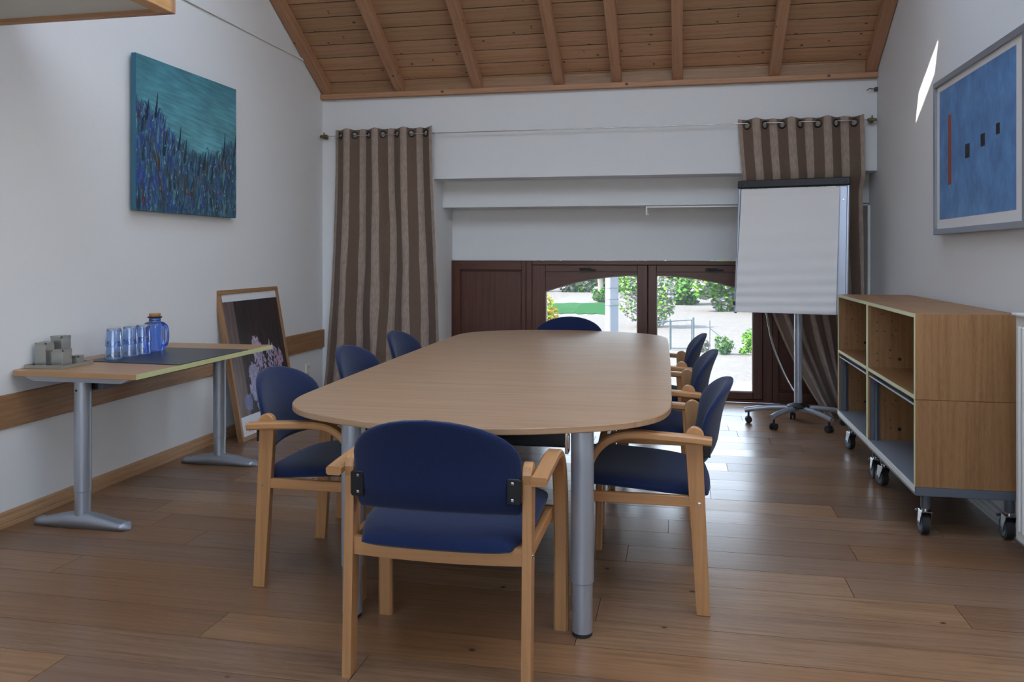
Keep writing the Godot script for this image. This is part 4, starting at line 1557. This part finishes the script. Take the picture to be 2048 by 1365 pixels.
# ------------------------------------------------------------------ flip chart
func build_flipchart() -> void:
	var f := thing("flip_chart", "mobile flip chart with a blank paper pad on a silver post", "flip chart", Vector3(0.875, 0, -6.66), deg_to_rad(-15.0))
	var lean := 0.20 / 1.03
	var ang := atan(lean)
	var xf := Transform3D(Basis(Vector3.RIGHT, -ang), Vector3(-0.045, 0.856, 0.115))
	var b := mb(false)
	b.box(Vector3(0, 0.52, -0.011), Vector3(0.80, 1.02, 0.016), 0.003, 0, xf)
	put(b, "board", "board_grey", f)
	for x in [-0.403, 0.403]:
		b = mb(false)
		b.box(Vector3(x, 0.515, -0.008), Vector3(0.02, 1.03, 0.03), 0.005, 0, xf)
		put(b, "side_rail", "board_grey", f)
	b = mb(false)
	b.box(Vector3(0, 1.03, 0.008), Vector3(0.835, 0.062, 0.034), 0.006, 0, xf)
	var clamp_ := put(b, "clamp_bar", "black", f)
	for x in [-0.385, 0.385]:
		b = mb(false)
		b.tube([xf * Vector3(x, 1.03, 0.024), xf * Vector3(x, 1.03, 0.034)], 0.012, 12)
		put(b, "clamp_knob", "black_metal", clamp_)
	# pad: a back leaf and a slightly rippled top sheet
	b = mb(false)
	b.box(Vector3(-0.035, 0.51, 0.003), Vector3(0.70, 0.97, 0.008), 0.001, 0, xf)
	put(b, "paper_pad", "paper", f)
	b = mb(false)
	var nz := noise(91, 1.0, 2)
	var rows := []
	for j in 61:
		var v := j / 60.0
		var y := lerpf(0.985, 0.005, v)
		var row := []
		for i in 25:
			var u := i / 24.0
			var x := lerpf(-0.395, 0.335, u) + 0.01 * (1.0 - v)
			var ripple := 0.007 * v * sin(v * v * 46.0 + u * 2.0) * (0.4 + 0.6 * v) + 0.003 * nz.get_noise_2d(u * 1.2, v * 9.0)
			var z := 0.018 + 0.03 * v * (1.0 - v) + ripple + 0.02 * v * v
			if v < 0.04:
				z += 0.003
			row.append(xf * Vector3(x, y, z))
		rows.append(row)
	b.rings(rows, false)
	put(b, "top_sheet", "paper", f)
	b = mb(false)
	for x in [-0.31, -0.28, -0.2, 0.11, 0.19, 0.24]:
		b.box(Vector3(x, 0.993, 0.0235), Vector3(0.01, 0.008, 0.002), 0.0, 0, xf)
	put(b, "punched_hole", "black", f)
	b = mb(false)
	for q in [Vector3(-0.403, 0.44, 0.008), Vector3(0.37, 0.89, -0.001)]:
		b.box(q, Vector3(0.012, 0.012, 0.004), 0.002, 0, xf)
	put(b, "rivet", "chrome", f)
	b = mb(false)
	b.tube([xf * Vector3(-0.403, 0.075, -0.02), xf * Vector3(-0.403, 0.075, 0.026)], 0.016, 12)
	put(b, "knob", "black", f)
	# post
	b = mb(false)
	b.cyl(Vector3(0, 0.15, -0.045), 0.030, 0.9, 24)
	put(b, "post", "grey_metal", f)
	b = mb(false)
	b.cyl(Vector3(0, 1.04, -0.045), 0.022, 0.45, 20)
	b.box(Vector3(-0.02, 1.32, -0.02), Vector3(0.16, 0.2, 0.03), 0.004)
	put(b, "inner_post", "chrome", f)
	b = mb(false)
	b.lathe([Vector2(0.001, 0.132), Vector2(0.075, 0.134), Vector2(0.086, 0.142), Vector2(0.075, 0.152), Vector2(0.034, 0.166), Vector2(0.03, 0.17)], 24, Vector3(0, 0, -0.045))
	put(b, "hub", "black", f)
	b = mb(false)
	b.tube(smooth_path([Vector3(-0.24, 0.9, -0.02), Vector3(-0.20, 0.62, -0.09), Vector3(-0.11, 0.38, -0.10), Vector3(-0.02, 0.22, -0.09)], 6), 0.008, 8)
	put(b, "strut", "chrome", f)
	for k in 5:
		var a := deg_to_rad([196.0, 246.0, 318.0, 20.0, 110.0][k])
		var d := Vector3(cos(a), 0, -sin(a))
		var o := Vector3(0, 0, -0.045)
		var len: float = [0.40, 0.36, 0.36, 0.36, 0.24][k]
		b = mb(false)
		b.tube(smooth_path([o + d * 0.02 + Vector3(0, 0.122, 0), o + d * len * 0.35 + Vector3(0, 0.128, 0), o + d * len * 0.7 + Vector3(0, 0.118, 0), o + d * len + Vector3(0, 0.098, 0)], 5), 0.020, 14)
		put(b, "base_arm", "grey_metal", f)
		var wc := o + d * (len - 0.03)
		var cst := Node3D.new()
		cst.name = "caster"
		f.add_child(cst, true)
		var sx := Vector3(-d.z, 0, d.x)
		b = mb(false)
		for s in [-1.0, 1.0]:
			b.tube([wc + Vector3(0, 0.0262, 0) + sx * s * 0.008, wc + Vector3(0, 0.0262, 0) + sx * s * 0.022], 0.026, 16)
		put(b, "wheel", "rubber", cst)
		b = mb(false)
		b.tube([wc + Vector3(0, 0.03, 0), wc + Vector3(0, 0.085, 0)], 0.008, 10)
		b.box(wc + Vector3(0, 0.05, 0), Vector3(0.016, 0.02, 0.02), 0.003)
		put(b, "fork", "black", cst)

# ------------------------------------------------------------------ shelves on castors
func caster(parent: Node3D, at: Vector3, turn: float, brake: bool) -> void:
	var c := Node3D.new()
	c.name = "caster"
	parent.add_child(c, true)
	c.position = at
	c.rotation.y = turn
	var b := mb(false)
	b.tube([Vector3(-0.016, 0.052, 0), Vector3(0.016, 0.052, 0)], 0.051, 24)
	put(b, "tyre", "rubber", c)
	b = mb(false)
	b.tube([Vector3(-0.018, 0.052, 0), Vector3(0.018, 0.052, 0)], 0.037, 20)
	b.tube([Vector3(-0.026, 0.052, 0), Vector3(0.026, 0.052, 0)], 0.008, 10)
	put(b, "wheel_hub", "dark_grey", c)
	b = mb(false)
	for s in [-1.0, 1.0]:
		b.prism(PackedVector2Array([Vector2(-0.012, 0.045), Vector2(0.014, 0.045), Vector2(0.055, 0.115), Vector2(0.0, 0.118)]), s * 0.0225 - 0.0015, s * 0.0225 + 0.0015, 0)
	b.box(Vector3(0, 0.118, 0.028), Vector3(0.048, 0.006, 0.056), 0.001)
	put(b, "fork", "chrome", c)
	b = mb(false)
	b.cyl(Vector3(0, 0.12, 0.03), 0.016, 0.014, 14)
	put(b, "swivel", "chrome", c)
	b = mb(false)
	b.cyl(Vector3(0, 0.132, 0.03), 0.021, 0.082, 16)
	put(b, "stem", "dark_grey", c)
	if brake:
		b = mb(false)
		b.box(Vector3(0, 0.112, -0.02), Vector3(0.04, 0.014, 0.05), 0.003, 0, Transform3D(Basis(Vector3.RIGHT, -0.3), Vector3(0, -0.005, 0)))
		put(b, "brake_pedal", "black", c)

func build_shelves() -> void:
	var xf := 1.05
	var xb := 1.505
	for k in 2:
		var z1: float = [-4.085, -5.085][k]      # end nearer the radiator
		var z0: float = [-5.078, -5.985][k]
		var which: String = ["beside the radiator", "beside the flip chart"][k]
		# lower trolley
		var t := thing("rolling_cabinet", "lower open wooden cabinet on a grey castor trolley " + which, "cabinet", Vector3(0, 0, 0), 0.0, "rolling shelf cabinets along the wall")
		open_box(t, xf, xb, z0, z1, 0.246, 0.644, false)
		var b := mb(false)
		b.span(Vector3(xf + 0.002, 0.205, z0 + 0.001), Vector3(xb, 0.246, z1 - 0.001), 0.002)
		put(b, "trolley_base", "dark_grey", t)
		b = mb(false)
		b.span(Vector3(xf, 0.228, z0 + 0.02), Vector3(xb - 0.02, 0.252, z1 - 0.02), 0.001)
		put(b, "base_tray", "tray_grey", t)
		b = mb(false)
		b.span(Vector3(xf - 0.003, 0.222, z0), Vector3(xf, 0.250, z1), 0.001)
		put(b, "edge_strip", "white", t)
		# steel frame standing in the opening
		b = mb(false)
		b.tube(smooth_path([Vector3(xf + 0.04, 0.252, z0 + 0.045), Vector3(xf + 0.04, 0.55, z0 + 0.045), Vector3(xf + 0.042, 0.604, z0 + 0.07), Vector3(xf + 0.045, 0.612, z0 + 0.13), Vector3(xf + 0.045, 0.612, z1 - 0.05)], 5), 0.011, 10)
		b.span(Vector3(xf + 0.012, 0.252, z0 + 0.02), Vector3(xf + 0.06, 0.60, z0 + 0.035), 0.002)
		put(b, "frame_tube", "dark_grey", t)
		b = mb(false)
		b.span(Vector3(xf + 0.004, 0.612, z0 + 0.03), Vector3(xf + 0.03, 0.622, z1 - 0.03), 0.003)
		put(b, "front_bar", "grey_metal", t)
		for q in [[xf + 0.065, z1 - 0.105, 0.0], [xb - 0.035, z1 - 0.105, 0.0], [xf + 0.065, z0 + 0.06, 0.25], [xb - 0.06, z0 + 0.06, 0.0]]:
			caster(t, Vector3(q[0], 0, q[1]), q[2], q[1] > (z0 + z1) * 0.5)
		# upper box
		var u := thing("open_shelf_box", "upper open wooden shelf box with drilled sides " + which, "shelf", Vector3.ZERO, 0.0, "open shelf boxes stacked on the trolleys")
		open_box(u, xf, xb, z0, z1, 0.646, 1.04, true)

func open_box(t: Node3D, xf: float, xb: float, z0: float, z1: float, y0: float, y1: float, upper: bool) -> void:
	var th := 0.019
	for z in [z0, z1 - th]:
		var b := mb()
		b.span(Vector3(xf + 0.002, y0, z), Vector3(xb, y1, z + th), 0.001, 1)
		var sp := put(b, "side_panel", "shelf_wood", t)
		b = mb(false)
		b.span(Vector3(xf, y0, z + 0.0005), Vector3(xf + 0.002, y1, z + th - 0.0005), 0.0)
		put(b, "edge_strip", "reflection_edge", sp)  # wood edge, coloured with the window's reflection
		if z == z0:
			# drilled holes and a dark fixing on the inner face
			b = mb(false)
			var hh := (y1 - y0) / 0.40
			for q in [[0.08, 0.33], [0.16, 0.345], [0.05, 0.28], [0.13, 0.29], [0.05, 0.23], [0.09, 0.23], [0.15, 0.235], [0.13, 0.21], [0.12, 0.12], [0.05, 0.10], [0.12, 0.075], [0.05, 0.06]]:
				b.tube([Vector3(xf + q[0], y0 + q[1] * hh, z0 + th - 0.002), Vector3(xf + q[0], y0 + q[1] * hh, z0 + th + 0.0008)], 0.0035, 8)
			b.tube([Vector3(xf + 0.17, y0 + 0.07 * hh, z0 + th - 0.002), Vector3(xf + 0.17, y0 + 0.07 * hh, z0 + th + 0.0015)], 0.009, 10)
			put(b, "drilled_hole", "black", sp)
	var rows := [y0] if not upper else [y0, y1 - th]
	for y in rows:
		if not upper:
			continue
		var b := mb()
		b.span(Vector3(xf + 0.002, y, z0 + th), Vector3(xb, y + th, z1 - th), 0.001, 2)
		var sh := put(b, "shelf_board" if y == y0 else "top_board", "shelf_wood", t)
		b = mb(false)
		b.span(Vector3(xf, y + 0.0005, z0 + th), Vector3(xf + 0.002, y + th - 0.0005, z1 - th))
		put(b, "edge_strip", "reflection_edge", sh)  # board edge, window reflection in its colour
	var b := mb()
	b.span(Vector3(xb - 0.012, y0, z0 + th), Vector3(xb - 0.002, y1 - (th if upper else 0.0), z1 - th), 0.0, 1)
	put(b, "back_panel", "shelf_wood", t)

# ------------------------------------------------------------------ outdoors, seen through the panes
func bush(called: String, label: String, category: String, c: Vector3, r: Vector3, n: int, leaf: float, mats: Array, group := "") -> Node3D:
	var t := thing(called, label, category, c, 0.0, group)
	var lump := []
	for k in 12:
		lump.append([Vector3(rng.randf_range(-0.7, 0.7) * r.x, rng.randf_range(0.12, 0.8) * r.y, rng.randf_range(-0.6, 0.6) * r.z), rng.randf_range(0.3, 0.5)])
	var each := n / mats.size()
	for m in mats.size():
		var b := mb(false)
		for i in each:
			var q = lump[rng.randi() % lump.size()]
			var d := Vector3(rng.randfn(), rng.randfn(), rng.randfn()).normalized()
			var p: Vector3 = q[0] + d * q[1] * Vector3(r.x, r.y * 0.6, r.z) * pow(rng.randf(), 0.25)
			p.y = maxf(p.y, rng.randf_range(0.0, 0.12) * r.y)
			var ax := Vector3(rng.randfn(), rng.randfn() * 0.6, rng.randfn()).normalized()
			var bx := ax.cross(Vector3(rng.randfn(), rng.randfn(), rng.randfn())).normalized()
			var s := leaf * rng.randf_range(0.6, 1.3)
			b.tri(p - ax * s, p + bx * s * 0.55, p + ax * s)
			b.tri(p - ax * s, p + ax * s, p - bx * s * 0.55)
		var o := put(b, "foliage" if not String(mats[m]).begins_with("bloss") else "blossom", mats[m], t)
		o.set_meta("kind", "stuff")
	var b := mb(false)
	b.tube([Vector3(0, -0.05, 0), Vector3(0.05, r.y * 0.45, 0)], [0.06 * r.x, 0.03 * r.x], 7)
	put(b, "stem", "bark", t)
	return t

func build_outdoors() -> void:
	var b := mb(false)
	b.span(Vector3(-160, GROUND - 0.3, -330), Vector3(160, GROUND, -7.95))
	var g := put(b, "field", "dry_grass", self)
	g.set_meta("kind", "structure")
	b = mb(false)
	b.span(Vector3(-160, GROUND - 0.3, -7.95), Vector3(160, GROUND, 40))
	struct_mesh(b, "yard", "dry_grass")
	b = mb(false)
	b.prism(PackedVector2Array([Vector2(-30, -24.5), Vector2(1.2, -26.9), Vector2(2.3, -27.9), Vector2(12, -31.5), Vector2(12, -8.2), Vector2(-30, -8.2)]), GROUND, GROUND + 0.03, 1)
	struct_mesh(b, "paved_drive", "paving")
	# storey below the room
	b = mb(false)
	b.span(Vector3(XL - 0.26, GROUND, -7.9), Vector3(XR + 0.26, -0.3, ZF + 0.25))
	struct_mesh(b, "wall_below", "plaster")
	# tree shadow on the field, painted as a dark green strip
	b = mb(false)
	var painted_shadow := PackedVector2Array()
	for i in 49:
		painted_shadow.append(Vector2(lerpf(-16.0, -4.6, i / 48.0), -57.2 + rng.randf_range(-0.5, 0.5)))
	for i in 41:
		painted_shadow.append(Vector2(lerpf(-5.6, -18.0, i / 40.0), lerpf(-70.2, -67.6, i / 40.0) + rng.randf_range(-0.7, 0.4)))
	b.prism(painted_shadow, GROUND, GROUND + 0.04, 1)
	g = put(b, "shadow_strip", "shadow_green", self)
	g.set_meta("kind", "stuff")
	g.set_meta("label", "tree shadow painted as a dark green strip across the pale field")
	g.set_meta("category", "painted_shadow")
	# added unseen block, put in to keep the sun off the left skylights
	b = mb(false)
	b.span(Vector3(-9.0, GROUND, -9.0), Vector3(-3.7, 7.6, 3.0))
	struct_mesh(b, "added_sun_blocker", "plaster")
	# concrete pole
	var p := thing("utility_pole", "pale concrete utility pole standing outside the window", "pole", Vector3(-1.62, GROUND, -19.85))
	b = mb(false)
	b.box(Vector3(0, 4.5, 0), Vector3(0.26, 9.0, 0.22), 0.02, 1, Transform3D(Basis(Vector3.UP, deg_to_rad(38)), Vector3.ZERO))
	put(b, "shaft", "concrete", p)
	for y in [2.9, 3.05, 3.32]:
		b = mb(false)
		b.box(Vector3(0, y, 0), Vector3(0.266, 0.014, 0.226), 0.002, 1, Transform3D(Basis(Vector3.UP, deg_to_rad(38)), Vector3.ZERO))
		put(b, "band", "galvanised", p)
	# gate and wire fence
	var gt := thing("field_gate", "low grey metal tube gate at the edge of the field", "gate", Vector3(0, GROUND, -36.4))
	for q in [[-0.46, 1.32, 0.035], [0.52, 1.42, 0.045]]:
		b = mb(false)
		b.tube([Vector3(q[0], 0, 0), Vector3(q[0], q[1], 0)], q[2], 8)
		put(b, "post", "galvanised", gt)
	for q in [[-1.3, -0.46, 1.2, 1.24], [-0.46, 0.5, 1.24, 1.32], [-0.46, 0.5, 0.08, 0.10]]:
		b = mb(false)
		b.tube([Vector3(q[0], q[2], 0), Vector3(q[1], q[3], 0)], 0.025, 8)
		put(b, "rail", "galvanised", gt)
	b = mb(false)
	b.tube([Vector3(-0.42, 0.08, 0.01), Vector3(-0.42, 1.24, 0.01)], 0.02, 8)
	b.tube([Vector3(0.44, 0.1, 0.01), Vector3(0.44, 1.3, 0.01)], 0.02, 8)
	put(b, "leaf_frame", "galvanised", gt)
	b = mb(false)
	var fp := thing("fence_post", "thin braced wire fence post among the plants beyond the gate", "post", Vector3(1.23, GROUND, -37.0))
	b.tube([Vector3(0, 0, 0), Vector3(0, 1.25, 0)], 0.02, 6)
	put(b, "upright", "galvanised", fp)
	b = mb(false)
	b.tube([Vector3(0.02, 0.9, 0), Vector3(1.08, 0.06, 0.2)], 0.018, 6)
	put(b, "brace", "galvanised", fp)
	# low plants by the drive
	for q in [[0.85, -36.0, 0.3, 0.55, ["leaf_d", "blossom"], "pale flowering weeds at the foot of the fence post"], [1.75, -35.2, 0.4, 0.75, ["leaf_a", "leaf_c", "leaf_d"], "low dark green plants under the fence brace"], [2.75, -35.2, 0.4, 1.1, ["leaf_b", "leaf_a"], "bright green leafy plant at the end of the drive"], [-1.9, -33.0, 0.5, 0.8, ["leaf_b", "leaf_d"], "small green plant beside the concrete pole"], [-2.9, -33.5, 0.5, 0.6, ["leaf_d", "blossom"], "small pale weeds behind the far chair"]]:
		bush("garden_plant", q[5], "plant", Vector3(q[0], GROUND, q[1]), Vector3(q[2], q[3], 0.4), 420, 0.09, q[4], "plants outside")
	bush("yellow_shrub", "yellow flowering shrub at the window's edge", "shrub", Vector3(-7.15, GROUND, -43.5), Vector3(0.75, 2.0, 0.7), 900, 0.12, ["yellow_leaf", "yellow_leaf", "leaf_b"])
	bush("blossom_shrub", "tall white blossoming shrub behind the window mullion", "shrub", Vector3(-1.75, GROUND, -47.3), Vector3(1.5, 3.4, 1.1), 2600, 0.13, ["blossom", "leaf_b", "leaf_a", "blossom", "leaf_d"])
	bush("round_bush", "small round dark green bush on the painted shadow strip", "shrub", Vector3(-6.75, GROUND + 0.002, -71.6), Vector3(0.75, 1.3, 0.7), 900, 0.13, ["leaf_c", "leaf_a"])
	for q in [[0.0, -70.0, 2.0, 5.0, ["leaf_c", "leaf_a", "leaf_d"], "grey green tree at the field's edge beside the mullion"], [2.6, -62.0, 1.6, 3.6, ["leaf_b", "leaf_a", "blossom"], "bright green bush with pale blossom at the field's edge"], [5.9, -60.0, 1.7, 3.4, ["leaf_b", "leaf_d", "leaf_a"], "broad light green bush behind the flip chart"], [9.2, -58.0, 1.7, 3.2, ["leaf_a", "leaf_b"], "green bush at the far end of the field's edge"], [4.6, -72.0, 2.6, 5.6, ["leaf_c", "leaf_d", "leaf_b"], "tall mixed green tree behind the bright bush"]]:
		bush("field_bush", q[5], "bush", Vector3(q[0], GROUND, q[1]), Vector3(q[2], q[3], 1.8), 5200, 0.22, q[4], "bushes along the field")
	var labels := ["dark hedge bush at the end of the hedge by the yellow shrub", "pale hedge bush next to the dark one", "grey green hedge bush in the middle of the hedge", "bright green hedge bush left of the trunk", "dense hedge bush behind the bare trunk", "hedge bush behind the concrete pole", "hedge bush behind the white blossom", "hedge bush beyond the field tree", "hedge bush at the hedge's far end"]
	for k in 9:
		var x := -17.0 + 3.1 * k
		bush("hedge_bush", labels[k], "bush", Vector3(x, GROUND, -91.0 if k % 2 == 0 else -97.0), Vector3(2.3, 5.2, 1.5), 4200, 0.26, [["leaf_c", "leaf_a", "leaf_d"], ["leaf_b", "leaf_d", "leaf_c"], ["leaf_a", "leaf_c", "blossom"]][k % 3], "hedge behind the field")
	var tr := thing("tree_trunk", "bare pale leaning tree trunk in front of the hedge", "tree", Vector3(-8.0, GROUND, -84.0))
	b = mb(false)
	b.tube([Vector3(0.1, -0.05, 0), Vector3(0.0, 1.2, 0), Vector3(-0.22, 2.6, 0), Vector3(-0.5, 4.4, 0)], [0.36, 0.27, 0.24, 0.2], 10)
	put(b, "trunk", "bark", tr)
	b = mb(false)
	for i in 900:
		var d := Vector3(rng.randfn(), rng.randfn() * 0.6, rng.randfn())
		var pp := Vector3(-0.5, 6.2, 0) + d * 1.1
		var ax := Vector3(rng.randfn(), rng.randfn(), rng.randfn()).normalized() * 0.22
		var bx := ax.cross(Vector3(rng.randfn(), rng.randfn(), rng.randfn())).normalized() * 0.12
		b.tri(pp - ax, pp + bx, pp + ax)
		b.tri(pp - ax, pp + ax, pp - bx)
	put(b, "foliage", "leaf_a", tr).set_meta("kind", "stuff")
